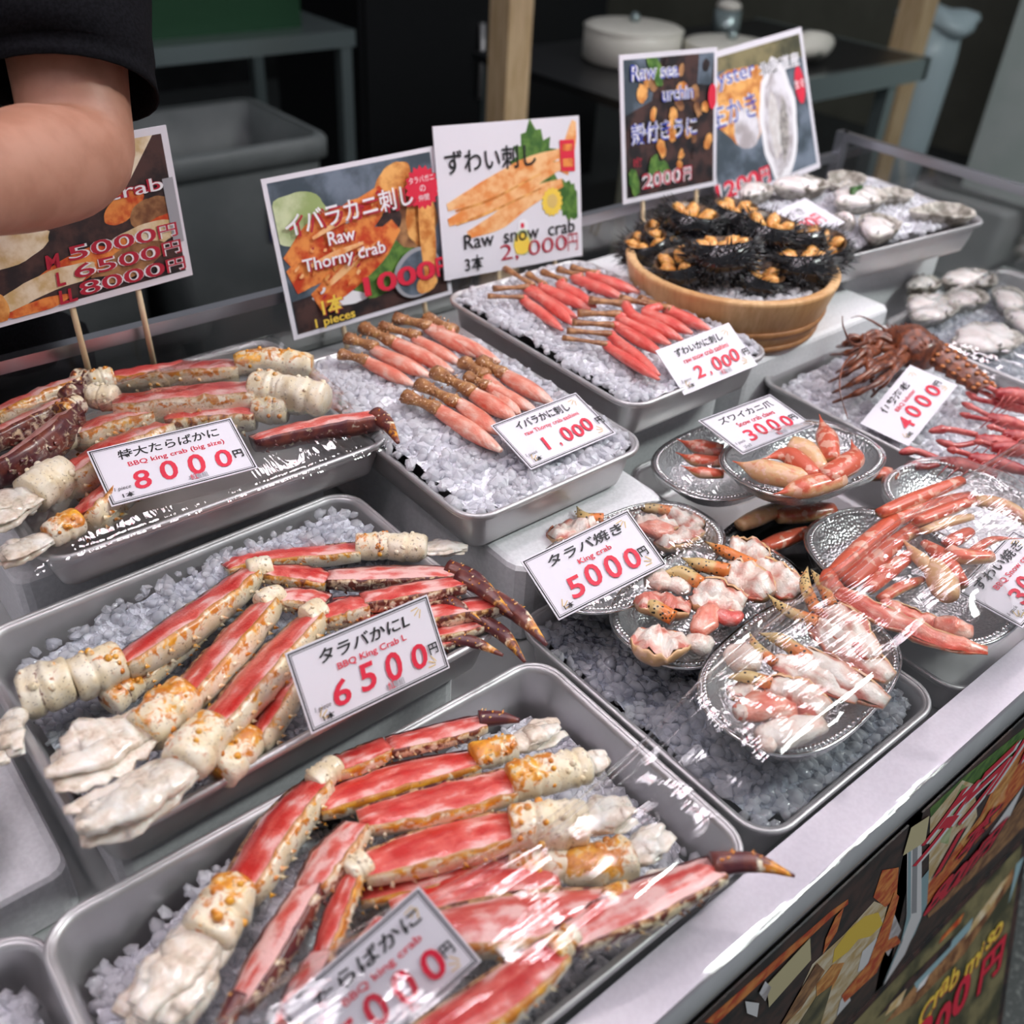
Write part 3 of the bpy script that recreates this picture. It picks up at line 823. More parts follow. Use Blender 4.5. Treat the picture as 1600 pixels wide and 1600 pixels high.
# --- middle left tray (6500 card)
king('rear crab leg ending in a pale open stump at the tray corner', -.553, [
    ('m', [(352, 885, 30), (400, 868, 36), (562, 854, 38)], dict(orange=.35)), ('j', [(556, 854, 40), (614, 853, 42)], dict(orange=.45, d=.2)),
    ('j', [(606, 853, 42), (668, 856, 44)], dict(orange=.1)), ('f', [(660, 856, 44), (700, 856, 46), (735, 858, 42)], dict(n_flap=4, spread=.2))], GB)
king('longest crab leg in the 6500 tray, its cream joint hanging over the left rim', -.545, [
    ('m', [(182, 1034, 62), (270, 975, 66), (340, 925, 58), (392, 886, 50)], dict(orange=.3)), ('j', [(388, 894, 40), (425, 885, 36)], dict(orange=.2)),
    ('m', [(416, 890, 34), (470, 893, 42), (514, 903, 40)], dict(d=.42, orange=.5, white=0)), ('m', [(512, 898, 36), (610, 894, 42), (709, 892, 34)], dict(d=.6, white=.20)),
    ('d', [(700, 886, 26), (745, 905, 22), (790, 945, 5)], {}), ('j', [(190, 1030, 68), (112, 1066, 72)], dict(orange=.45)),
    ('j', [(112, 1062, 74), (30, 1090, 76)], dict(orange=.25, d=.25)), ('f', [(28, 1110, 52), (18, 1150, 60), (26, 1190, 50)], dict(n_flap=4))], GB)
king('dark red crab leg half hidden under the longest one', -.562, [
    ('m', [(208, 1066, 38), (275, 1000, 44), (335, 950, 36)], dict(d=.3)), ('j', [(214, 1062, 44), (168, 1100, 48)], dict(orange=.8, d=.25))], GB)
king('crab leg with the upper of two raw stumps in the 6500 tray', -.540, [
    ('m', [(278, 1088, 62), (340, 1015, 66), (412, 938, 54)], dict(orange=.3)), ('j', [(406, 946, 40), (440, 925, 34)], dict(orange=.3)),
    ('m', [(428, 930, 36), (470, 928, 40), (512, 936, 36)], dict(d=.45, white=.19)), ('m', [(520, 940, 30), (620, 934, 34), (700, 930, 28)], dict(d=.6, white=.1)),
    ('d', [(690, 932, 22), (720, 950, 20), (752, 972, 5)], {}),
    ('j', [(292, 1082, 70), (222, 1150, 78)], dict(orange=.75)), ('f', [(245, 1130, 92), (150, 1185, 122), (62, 1215, 96)], dict(n_flap=7))], GB)
king('crab leg with the lower of two raw stumps in the 6500 tray', -.532, [
    ('m', [(322, 1140, 64), (400, 1045, 68), (484, 960, 56)], dict(orange=.15)), ('j', [(478, 968, 42), (506, 950, 38)], dict(orange=.2)),
    ('m', [(494, 962, 40), (535, 946, 46), (572, 938, 44)], dict(d=.4, white=0)), ('m', [(565, 934, 38), (640, 920, 42), (724, 906, 34)], dict(d=.55, white=.05)),
    ('d', [(716, 900, 26), (760, 925, 24), (800, 962, 6)], {}),
    ('j', [(336, 1130, 66), (284, 1200, 80)], dict(orange=.5)), ('f', [(305, 1180, 88), (205, 1255, 118), (92, 1298, 88)], dict(n_flap=7))], GB)
king('crab leg beside the left end of the 6500 card', -.552, [
    ('m', [(388, 1160, 56), (432, 1075, 62), (480, 990, 50)], dict(orange=.15)), ('j', [(396, 1148, 58), (340, 1210, 66)], dict(orange=.85)),
    ], GB)
king('crab leg behind the 6500 card whose claw tip reaches farthest over the rim', -.540, [
    ('m', [(560, 972, 34), (670, 955, 42), (780, 938, 38)], dict(d=.5, white=.0)), ('d', [(768, 934, 32), (812, 962, 28), (854, 1008, 6)], {})], GB)
king('crab leg behind the 6500 card with the middle of three claw tips', -.548, [
    ('m', [(600, 995, 26), (680, 985, 32), (752, 972, 30)], dict(d=.5)), ('d', [(742, 966, 26), (785, 990, 24), (820, 1034, 5)], {})], GB)
king('crab leg behind the 6500 card with the lowest and shortest claw tip', -.553, [
    ('m', [(610, 1018, 22), (660, 1006, 26), (708, 998, 24)], dict(d=.6)), ('d', [(698, 998, 24), (742, 1004, 20), (786, 1024, 5)], {})], GB)

# --- front tray
king('big crab leg at the left of the front tray, white stump at the bottom', -.578, [
    ('m', [(366, 1392, 72), (430, 1285, 74), (496, 1216, 58)], dict(orange=.3, white=-.03)), ('j', [(490, 1226, 44), (528, 1194, 40)], dict(orange=.15)),
    ('m', [(514, 1196, 40), (560, 1180, 42), (606, 1160, 38)], dict(orange=.4, d=.15)), ('m', [(606, 1162, 38), (690, 1142, 38), (756, 1125, 34)], dict(d=.5, white=.12)),
    ('d', [(748, 1124, 30), (782, 1122, 24), (812, 1126, 8)], dict(d=1.1, tan=.1)),
    ('j', [(374, 1382, 74), (318, 1470, 92)], dict(orange=.6)), ('f', [(335, 1440, 100), (275, 1530, 125), (205, 1625, 110)], dict(n_flap=7, spread=.40))], GC)
king('crab leg with a wide red face, rearmost in the front tray', -.580, [
    ('m', [(496, 1256, 44), (600, 1216, 56), (745, 1182, 44)], dict(d=.25, orange=.6)), ('j', [(738, 1184, 46), (805, 1166, 44)], dict(orange=.9)),
    ('f', [(796, 1168, 50), (840, 1150, 56), (885, 1130, 48)], dict(n_flap=5))], GC)
king('bent crab leg in the front tray with a dark and pinkish white lower half', -.568, [
    ('m', [(560, 1278, 46), (680, 1248, 62), (806, 1216, 56)], dict(orange=.35)), ('j', [(796, 1222, 60), (872, 1206, 60)], dict(orange=.8)),
    ('j', [(862, 1210, 56), (918, 1196, 56)], dict(orange=.25, d=.1)), ('f', [(905, 1200, 54), (930, 1192, 60), (955, 1184, 50)], dict(n_flap=4)),
    ('m', [(556, 1284, 52), (515, 1330, 62), (480, 1385, 54)], dict(d=.4, white=.19)), ('m', [(482, 1380, 50), (425, 1470, 58), (368, 1570, 46)], dict(d=.65, white=.24)),
    ('d', [(374, 1556, 36), (352, 1600, 28), (338, 1660, 6)], {})], GC)
king('cream spined crab leg in the middle of the front tray, knee to the left', -.566, [
    ('m', [(566, 1352, 54), (690, 1312, 66), (806, 1286, 62)], dict(orange=.2)), ('j', [(796, 1292, 66), (866, 1288, 74)], dict(orange=.5)),
    ('j', [(852, 1290, 70), (918, 1288, 66)], dict(orange=.1)), ('f', [(905, 1290, 66), (950, 1274, 74), (1000, 1262, 58)], dict(n_flap=5)),
    ('j', [(574, 1346, 46), (545, 1368, 40)], dict(orange=.3)), ('m', [(548, 1362, 36), (522, 1425, 40), (500, 1490, 34)], dict(d=.3, orange=.6)),
    ('m', [(502, 1484, 46), (465, 1550, 52), (430, 1640, 40)], dict(d=.5, white=.20))], GC)
king('crab leg under the cream spined one, with a yellow joint at the right', -.582, [
    ('m', [(560, 1392, 44), (700, 1356, 52), (800, 1338, 46)], dict(orange=.45)), ('j', [(880, 1352, 54), (946, 1352, 70), (985, 1340, 76)], dict(orange=.9)),
    ('f', [(970, 1345, 66), (1010, 1322, 72), (1045, 1298, 56)], dict(n_flap=5)), ('j', [(795, 1340, 46), (890, 1352, 56)], dict(orange=.6))], GC)
king('crab leg passing behind the front price card, pale cut end to the left', -.578, [
    ('m', [(612, 1420, 48), (740, 1378, 60), (872, 1366, 50)], dict(d=.1, orange=.45)), ('m', [(600, 1432, 40), (560, 1490, 46), (525, 1560, 40)], dict(d=.3, white=.19))], GC)
king('broad pink crab leg beside the right corner of the front price card', -.566, [
    ('m', [(660, 1452, 60), (800, 1432, 84), (958, 1408, 60)], dict(white=.16, orange=.3, bulge=.14)), ('j', [(948, 1410, 44), (985, 1398, 40)], dict(orange=.8)),
    ('f', [(985, 1396, 40), (1030, 1378, 50), (1066, 1358, 38)], dict(n_flap=4))], GC)
king('frontmost crab leg, its dark claw tip pointing over the white ledge', -.556, [
    ('m', [(640, 1640, 70), (770, 1555, 74), (872, 1478, 56)], dict(orange=.5, white=0)), ('j', [(862, 1486, 42), (900, 1458, 38)], dict(orange=.6, d=.2)),
    ('m', [(880, 1466, 50), (1000, 1405, 66), (1122, 1352, 48)], dict(d=.55, white=.18)), ('d', [(1112, 1350, 40), (1180, 1348, 32), (1242, 1369, 5)], dict(tan=.5))], GC)

# --- sashimi pieces
def sashimi(name, label, group, z, knob, meat, off, s, kw, mw, shell, red, thorny=True):
    """one raw leg: the joint in its shell and the bare peeled meat"""
    k = px([(knob[0], knob[1], kw), (knob[2], knob[3], kw)], z + .004, off, s)
    q = px([(meat[0], meat[1], mw * .75), ((meat[0] + meat[2]) / 2, (meat[1] + meat[3]) / 2, mw), (meat[2], meat[3], mw * .55)], z, off, s)
    base = q[1][0].copy(); base.z -= .008
    t = thing(name, label, 'crab leg', base, group)
    P, W = resample(k, 9); mb = MB(); rows = []; SEED[0] += 1; rg = random.Random(SEED[0])
    for i in range(9):
        T, N, S = frame(P, i, 0); r = W[i] * .5 * (.86 + .2 * math.cos(i / 8 * 6.3)) * (.8 if i == 8 else 1)
        rows.append([mb.add(P[i] + (S * math.cos(a) + N * math.sin(a) * .8) * r * (1 + .08 * nv((i, a, SEED[0]), 1)), (i * .01, a * r)) for a in (2 * math.pi * j / 10 for j in range(10))])
    mb.grid(rows, True); mb.fan(rows[0], mb.add(P[0] + (P[1] - P[0]) * .6), True); mb.fan(rows[-1], mb.add(P[-1]))
    if thorny:
        for _ in range(16):
            i = rg.randint(0, 8); a = rg.uniform(-.6, 3.4); T, N, S = frame(P, i, 0); o = S * math.cos(a) + N * math.sin(a) * .8
            mb.cone(P[i] + o * W[i] * .42, o * W[i] * .22, W[i] * .09, 5)
    obj('shell_joint', mb, MAT[shell], t)
    P, W = resample([(k[1][0], q[0][1] * .8)] + q, 12); mb = MB(); rows = []; Ln = 0
    for i in range(12):
        T, N, S = frame(P, i, 0); t_ = i / 11
        if i: Ln += (P[i] - P[i - 1]).length
        r = W[i] * .5 * (1 - .55 * sm(.86, 1, t_))
        rows.append([mb.add(P[i] + (S * math.cos(a) + N * math.sin(a) * .75) * r * (1 + .09 * nv((P[i].x * 90, a, SEED[0]), 1)), (Ln, a * r),
                            (.16 * sm(.2, .6, nv((t_ * 3, a, SEED[0]), 1) + .35) + .22 * sm(.8, 1, t_) - .05, 0, 0)) for a in (2 * math.pi * j / 11 for j in range(11))])
    mb.grid(rows, True); mb.fan(rows[0], mb.add(P[0]), True); mb.fan(rows[-1], mb.add(P[-1]))
    obj('peeled_meat', mb, MAT[red], t)
    return t

O6, S6 = (480, 400), .3125
th = [('back', (165, 490, 300, 520), (300, 530, 530, 645), 62), ('back', (200, 410, 345, 455), (345, 475, 620, 605), 66), ('back', (280, 358, 430, 430), (420, 425, 730, 580), 70),
      ('back', (370, 350, 560, 400), (550, 420, 770, 540), 58), ('back', (440, 310, 620, 350), (610, 360, 850, 500), 66), ('back', (600, 310, 740, 375), (660, 380, 960, 530), 70),
      ('front', (490, 700, 660, 765), (665, 775, 970, 975), 78), ('front', (560, 640, 750, 735), (765, 740, 960, 890), 74), ('front', (640, 580, 830, 680), (835, 690, 1040, 815), 78),
      ('front', (780, 530, 900, 600), (885, 610, 1060, 790), 74), ('front', (870, 525, 985, 590), (980, 590, 1225, 735), 74), ('front', (800, 600, 900, 650), (900, 650, 1150, 780), 60)]
ORD = ('first', 'second', 'third', 'fourth', 'fifth', 'sixth', 'seventh', 'eighth', 'ninth')
cnt = {}
for row, kn, me, w in th:
    i = cnt.get(row, 0); cnt[row] = i + 1
    sashimi('thorny_crab_piece', 'raw thorny crab leg, spiny brown joint, %s from left in %s row' % (ORD[i], row), 'thorny crab sashimi on ice',
            -.505 + (.004 if row == 'front' else 0) + .001 * (i % 3), kn, me, O6, S6, w * 1.12, w * 1.12 + 24, 'thorny', 'pink_meat')
O7, S7 = (700, 380), .34375
sn = [('back', (180, 240, 345, 246), (345, 258, 520, 395), 26), ('back', (205, 207, 370, 198), (365, 215, 585, 340), 30), ('back', (260, 115, 390, 192), (390, 215, 570, 370), 30),
      ('back', (365, 142, 440, 190), (425, 200, 645, 300), 34), ('back', (430, 130, 535, 172), (515, 190, 670, 290), 34), ('back', (500, 118, 610, 150), (580, 160, 800, 250), 34),
      ('back', (560, 110, 690, 140), (640, 145, 870, 225), 34),
      ('front', (520, 430, 725, 458), (725, 470, 960, 620), 26), ('front', (540, 398, 745, 412), (745, 425, 960, 600), 32), ('front', (565, 360, 755, 372), (770, 380, 975, 505), 34),
      ('front', (590, 318, 790, 322), (790, 350, 1010, 460), 38), ('front', (640, 258, 805, 275), (840, 330, 1065, 440), 40), ('front', (780, 250, 965, 285), (900, 315, 1110, 410), 38),
      ('front', (870, 250, 1015, 300), (990, 300, 1190, 395), 38)]
cnt = {}
for row, kn, me, w in sn:
    i = cnt.get(row, 0); cnt[row] = i + 1
    sashimi('snow_crab_piece', 'raw snow crab leg, coral red with slim joint, %s from left in %s row' % (ORD[i], row), 'raw snow crab sashimi on ice',
            -.490 + (.004 if row == 'front' else 0) + .001 * (i % 3), kn, me, O7, S7, w * 1.15, w * 1.2 + 34, 'snow_shell', 'salmon_meat', False)
# ---------------------------------------------------------------- packs: silver or black bowls with crab, under film
def sup(a, b, n=2.6, m=56):
    out = []
    for i in range(m):
        t = 2 * math.pi * i / m; c, s = math.cos(t), math.sin(t)
        out.append((a * abs(c) ** (2 / n) * (1 if c > 0 else -1), b * abs(s) ** (2 / n) * (1 if s > 0 else -1)))
    return out

def bowl(label, cx, cy, a, b, z, rot=0, tilt=(0, 0), mat='foil', film=True, dome=.012, depth=.026, name='foil_bowl', rim='foil_rim'):
    t = thing(name, label, 'food tray', V(cx, cy, z - depth), 'silver packs of crab' if mat == 'foil' else None)
    M = Matrix.Translation(V(cx, cy, z)) @ Matrix.Rotation(math.radians(rot), 4, 'Z') @ Matrix.Rotation(math.radians(tilt[0]), 4, 'X') @ Matrix.Rotation(math.radians(tilt[1]), 4, 'Y')
    mb = MB(); rows = []
    for q, dz in ((1, -.002), (1, 0), (.965, .0006), (.93, -.002), (.90, -.006), (.80, -depth * .75), (.70, -depth + .002), (.62, -depth), (.58, -depth), (.5, -depth)):
        rows.append([mb.add(M @ Vector((x * q, y * q, dz))) for x, y in sup(a, b)])
    mb.grid(rows, True); mb.fan(rows[-1], mb.add(M @ Vector((0, 0, -depth + .001))))
    obj('bowl_body', mb, MAT[mat], t)
    mb = MB()
    ring = sup(a * .945, b * .945, m=110)
    for x, y in ring: mb.ball(M @ Vector((x, y, .0004)), (.0026, .0026, .0020), 6, 4)
    obj('beaded_edge', mb, MAT[rim], t)
    mb = MB(); ring = [M @ Vector((x, y, 0)) for x, y in sup(a, b, m=60)]
    rows = []
    for i in range(60):
        T = (ring[(i + 1) % 60] - ring[i - 1]).normalized(); S = T.cross(Z)
        rows.append([mb.add(ring[i] + S * (math.cos(q) * .0017) + Z * (math.sin(q) * .0017)) for q in (2 * math.pi * j / 6 for j in range(6))])
    rows.append(rows[0]); mb.grid(rows, True); obj('rolled_edge', mb, MAT[rim], t)
    if film:
        mb = MB(); rows = []; sd = a * 91 + cx * 17
        for i in range(15):
            q = 1.01 - i / 14
            rows.append([mb.add(M @ Vector((x * q, y * q, .0015 + dome * (1 - (1 - i / 14) ** 3) + .0035 * noise.noise(Vector((x * q * 45 + sd, y * q * 45, sd))) * sm(1.0, .8, q))), (x * q, y * q)) for x, y in sup(a, b)])
        rows.insert(0, [mb.add(M @ Vector((x * .985, y * .985, -.010)), (x * 1.06, y * 1.06)) for x, y in sup(a, b)])
        mb.grid(rows[:-1] , True); mb.fan(rows[-2], mb.add(M @ Vector((0, 0, .0015 + dome)), (0, 0)))
        obj('cling_film', mb, MAT['wrap'], t)
    return t

bowl('silver pack of white king crab claws behind the 5000 card', .558, .455, .102, .056, -.560, depth=.018)
bowl('silver pack of king crab claws between the 5000 card and the nearest pack', .582, .379, .102, .062, -.572, rot=4, dome=.016)
bowl('nearest silver pack of dotted king crab claws, right front of the dark ice tray', .566, .268, .100, .062, -.562, rot=6, dome=.016)
bowl('silver pack of orange pincers half hidden under the 3000 card', .757, .506, .092, .060, -.556, dome=.02)
bowl('round silver pack of orange snow crab claws in front of the 3000 card', .785, .440, .092, .062, -.531, rot=-4, tilt=(-4, 2), dome=.022)
bowl('silver pack of red snow crab legs left of the front right card', .757, .288, .070, .100, -.566, rot=-4, dome=.030)
bowl('silver pack of snow crab legs behind the front right card', .893, .292, .072, .100, -.560, rot=-4, dome=.032)
bowl('black tray of crab legs below the orange claw pack', .735, .400, .085, .055, -.592, mat='black_plastic', rim='black_plastic', film=False, name='plastic_bowl')
bowl('silver bowl edge at the left border of the counter', -.062, .535, .075, .060, -.585, film=False, depth=.016)

GK, GS = 'pieces of king crab claw in the packs', 'pieces of boiled snow crab'
C3, C4 = (780, 750), (1150, 650); Q3, Q4 = .3125, .28125
def claw(label, z, segs, off, s, group=GK, red='white_meat', shell='boiled', name='crab_claw'):
    return crab_piece(name, label, 'crab claw', group, z, segs, off, s, red, shell)
# pack behind the 5000 card
claw('claw with the dark tip raised at the back left above the 5000 card', -.560, [('p', [(388, 132, 34), (425, 185, 46), (520, 195, 52)]), ('w', [(260, 280, 90), (390, 235, 110), (500, 215, 80)])], C3, Q3)
claw('dotted pincer lying along the back edge behind the 5000 card', -.562, [('p', [(668, 140, 40), (760, 142, 50), (862, 158, 50)]), ('w', [(840, 150, 60), (930, 190, 80), (1010, 235, 60)])], C3, Q3)
claw('white claw piece with an orange patch right of the 5000 card', -.556, [('w', [(680, 205, 80), (780, 215, 90), (890, 215, 60)]), ('l', [(690, 240, 60), (780, 245, 80), (870, 250, 60)], dict(meat='pink_meat'))], C3, Q3)
claw('pale claw piece at the right end behind the 5000 card', -.560, [('w', [(800, 320, 70), (900, 275, 90), (1010, 240, 60)])], C3, Q3)
# middle pack
claw('rear claw in the middle pack, orange dotted pincer pointing up left', -.556, [('p', [(1025, 305, 36), (1140, 365, 56), (1275, 430, 60)], dict(red=.45)), ('w', [(1150, 330, 90), (1240, 350, 120), (1330, 400, 100)]), ('w', [(1270, 410, 100), (1390, 480, 130), (1500, 565, 90)])], C3, Q3)
claw('claw in the middle pack with a two-fingered yellow pincer', -.552, [('p', [(908, 388, 40), (1010, 425, 62), (1150, 455, 66)]), ('w', [(1125, 440, 110), (1240, 490, 140), (1350, 570, 100)])], C3, Q3)
claw('front claw in the middle pack with white teeth on its pincer', -.550, [('p', [(815, 462, 40), (910, 462, 62), (1010, 520, 66)]), ('w', [(985, 520, 90), (1090, 560, 120), (1230, 610, 90)])], C3, Q3)
claw('small pink white lump at the left of the middle pack', -.556, [('l', [(725, 500, 80), (800, 505, 105), (860, 520, 80)]), ('l', [(840, 520, 60), (900, 530, 80), (960, 545, 60)])], C3, Q3)
claw('claw with a red shell patch and pale dotted tip in the middle pack', -.552, [('p', [(712, 590, 50), (780, 640, 70), (870, 690, 70)]), ('w', [(690, 620, 80), (800, 600, 110), (960, 640, 90)], dict(white=-.3)), ('w', [(960, 600, 80), (1090, 600, 110), (1220, 640, 80)])], C3, Q3)
claw('bottom claw in the middle pack, white meat with an orange red joint', -.550, [('w', [(675, 760, 100), (790, 800, 150), (940, 790, 100)]), ('l', [(985, 760, 70), (1030, 700, 90), (1070, 640, 80)], dict(meat='pink_meat')), ('l', [(1090, 660, 60), (1150, 690, 75), (1210, 670, 50)], dict(meat='red_meat'))], C3, Q3)
claw('white scrap of claw meat at the bottom right of the middle pack', -.556, [('l', [(930, 800, 80), (1000, 820, 95), (1060, 800, 60)])], C3, Q3)
# nearest pack
claw('claw in the nearest pack with two dotted fingers standing up behind', -.538, [('p', [(398, 835, 38), (385, 940, 54), (450, 1090, 66)]), ('p', [(415, 850, 36), (480, 940, 56), (530, 1050, 60)]), ('w', [(520, 1050, 110), (640, 1180, 130), (770, 1330, 90)])], C4, Q4)
claw('claw in the nearest pack with a long thin finger curved to the left', -.544, [('p', [(170, 985, 30), (280, 1080, 54), (450, 1150, 76)]), ('w', [(430, 1120, 110), (620, 1270, 140), (860, 1450, 90)])], C4, Q4)
claw('claw in the nearest pack with paired dotted fingers pointing up left', -.540, [('p', [(125, 1205, 44), (255, 1250, 70), (400, 1350, 76)]), ('p', [(75, 1205, 36), (120, 1290, 50), (215, 1370, 56)]), ('w', [(370, 1310, 100), (600, 1450, 125), (840, 1590, 90)])], C4, Q4)
claw('claw meat strip lying below the paired fingers in the nearest pack', -.542, [('w', [(210, 1360, 80), (440, 1430, 105), (680, 1570, 80)])], C4, Q4)
claw('front left claw in the nearest pack, yellow pincer pointing left', -.542, [('p', [(1138, 990, 44), (1240, 985, 60), (1360, 1020, 64)]), ('w', [(1340, 1010, 100), (1470, 1060, 130), (1640, 1150, 100)])], C3, Q3)
claw('pink edged white lump at the upper left of the nearest pack', -.542, [('l', [(1140, 850, 90), (1215, 890, 125), (1310, 915, 90)])], C3, Q3)
claw('white meat piece at the left side of the nearest pack', -.548, [('w', [(1150, 1060, 70), (1250, 1050, 90), (1360, 1080, 70)])], C3, Q3)
claw('orange red claw joint in the front of the nearest pack', -.540, [('l', [(1180, 1160, 90), (1320, 1140, 135), (1480, 1150, 90)], dict(meat='pink_meat')), ('l', [(1175, 1165, 60), (1215, 1160, 80), (1260, 1170, 70)])], C3, Q3)
claw('frontmost white claw piece with a frilled pink end in the nearest pack', -.542, [('l', [(1290, 1290, 90), (1430, 1265, 125), (1620, 1220, 110)]), ('l', [(1300, 1300, 70), (1340, 1310, 80), (1380, 1310, 60)])], C3, Q3)
# orange claws
sc_ = dict(group=GS)
claw('tan claw with a long orange tip pointing left in the round pack', -.512, [('b', [(-20, 250, 50), (130, 300, 110), (430, 365, 110)], dict(red=.35, tip=1))], C4, Q4, GS)
claw('red backed claw behind the tan one in the round pack', -.506, [('b', [(140, 240, 50), (290, 220, 90), (445, 340, 80)], dict(red=1.0, tip=1))], C4, Q4, GS)
claw('blunt tan claw segment in the middle of the round pack', -.508, [('b', [(300, 160, 100), (390, 200, 100), (480, 300, 70)], dict(red=.3))], C4, Q4, GS)
claw('orange claw standing with its tip up at the back of the round pack', -.504, [('b', [(462, -10, 40), (500, 110, 90), (535, 240, 70)], dict(red=.65, tip=1))], C4, Q4, GS)
claw('red and white claw curving up at the right of the round pack', -.506, [('b', [(640, 130, 40), (650, 240, 100), (480, 350, 110)], dict(red=.95, tip=1))], C4, Q4, GS)
claw('front claw of the round pack, tip pointing left', -.510, [('b', [(205, 435, 40), (350, 405, 110), (575, 345, 110)], dict(red=.55, tip=1))], C4, Q4, GS)
for i, (sg, w_) in enumerate((([(1040, 890, 34), (1130, 925, 60), (1250, 945, 60)], 'upper'), ([(1035, 950, 34), (1120, 985, 56), (1250, 995, 50)], 'middle'), ([(1060, 1010, 34), (1140, 1040, 50), (1250, 1050, 40)], 'lowest'))):
    claw('%s of three orange pincers under the left end of the 3000 card' % w_, -.541, [('b', sg, dict(red=.7, tip=1))], O7, S7, GS)
# pack of snow crab legs
def snow(label, z, segs): return claw(label, z, segs, C4, Q4, GS, 'pink_meat', name='snow_crab_limb')
snow('outermost red snow crab leg of the left pack, bent at an orange knee', -.535, [('b', [(535, 890, 80), (690, 740, 84), (880, 575, 78)], dict(red=.9)), ('b', [(870, 580, 76), (1080, 510, 76), (1300, 450, 70)], dict(red=.85)),
     ('b', [(520, 870, 70), (520, 930, 80), (570, 970, 70)], dict(red=1.1, name='joint')), ('w', [(545, 955, 66), (800, 1090, 80), (1150, 1240, 76), (1400, 1300, 50)], dict(white=-.05, shell='boiled', orange=0))])
snow('second red snow crab leg of the left pack', -.536, [('b', [(625, 935, 76), (770, 800, 80), (925, 670, 74)], dict(red=.85)), ('b', [(915, 680, 70), (1010, 620, 66), (1060, 620, 50)], dict(red=.6))])
snow('third red snow crab leg of the left pack', -.538, [('b', [(730, 965, 66), (850, 860, 72), (975, 765, 64)], dict(red=.85))])
snow('narrow red leg above the front edge of the left snow crab pack', -.542, [('w', [(800, 1030, 56), (950, 1090, 70), (1130, 1150, 60)], dict(white=0.0)), ('b', [(800, 1020, 50), (920, 950, 54), (1040, 910, 44)], dict(red=.6))])
snow('claw with narrow tan fingers lying in the left snow crab pack', -.532, [('b', [(900, 655, 24), (1000, 770, 56), (1080, 850, 70)], dict(red=.35, tip=1)), ('b', [(1040, 700, 40), (1150, 790, 80), (1240, 940, 90)], dict(red=.95)), ('b', [(1090, 820, 90), (1150, 930, 120), (1180, 1010, 90)], dict(red=.35))])
snow('fuzzy orange crab joint near the front of the left snow crab pack', -.540, [('l', [(1100, 1150, 80), (1200, 1180, 130), (1310, 1200, 90)], dict(meat='pink_meat'))])
snow('rearmost snow crab leg in the pack behind the front right card', -.528, [('b', [(800, 540, 60), (1000, 455, 66), (1250, 360, 60)], dict(red=.8))])
snow('tan snow crab leg second from the rear behind the front right card', -.526, [('b', [(1000, 590, 60), (1150, 530, 64), (1310, 470, 60)], dict(red=.75)), ('b', [(1040, 640, 44), (1180, 590, 48), (1310, 560, 40)], dict(red=.1))])
snow('short leg stump in the right snow crab pack near the lamp glare', -.532, [('b', [(1170, 715, 60), (1230, 680, 64), (1300, 640, 54)], dict(red=.95))])
snow('thin curved crab finger above the front right card', -.526, [('b', [(1600, 680, 24), (1420, 690, 40), (1270, 790, 44)], dict(red=.7, tip=1)), ('b', [(1180, 740, 70), (1250, 780, 80), (1420, 780, 70)], dict(red=.6))])
snow('dark orange crab leg along the right border of the photograph', -.530, [('b', [(1330, 470, 60), (1480, 500, 70), (1640, 590, 60)], dict(red=.4))])
for i, (sg, w_, r) in enumerate((([(20, 610, 70), (130, 560, 84), (260, 500, 70)], 'tan crab leg at the left in the black tray', .4), ([(230, 560, 80), (380, 540, 100), (540, 520, 80)], 'brown crab leg at the right in the black tray', .6),
                                 ([(150, 730, 70), (260, 690, 80), (400, 640, 60)], 'red crab leg at the front of the black tray', .9))):
    snow(w_, -.583, [('b', sg, dict(red=r))])
snow('red snow crab leg between the two silver packs and the prawn tray', -.565, [('b', [(740, 330, 70), (830, 320, 70), (900, 340, 60)], dict(red=.9))])

# ---------------------------------------------------------------- lettering
def glyphs(text, bold=0, shear=0):
    c = bpy.data.curves.new('lettering', 'FONT'); c.body = text; c.resolution_u = 3; c.offset = bold; c.shear = shear
    o = bpy.data.objects.new('lettering', c); COL.objects.link(o)
    dg = bpy.context.evaluated_depsgraph_get(); dg.update()
    me = bpy.data.meshes.new_from_object(o.evaluated_get(dg))
    v = [tuple(p.co) for p in me.vertices]; f = [tuple(p.vertices) for p in me.polygons]
    bpy.data.objects.remove(o); bpy.data.curves.remove(c); bpy.data.meshes.remove(me)
    return v, f
GC_ = {}

PLATES = []

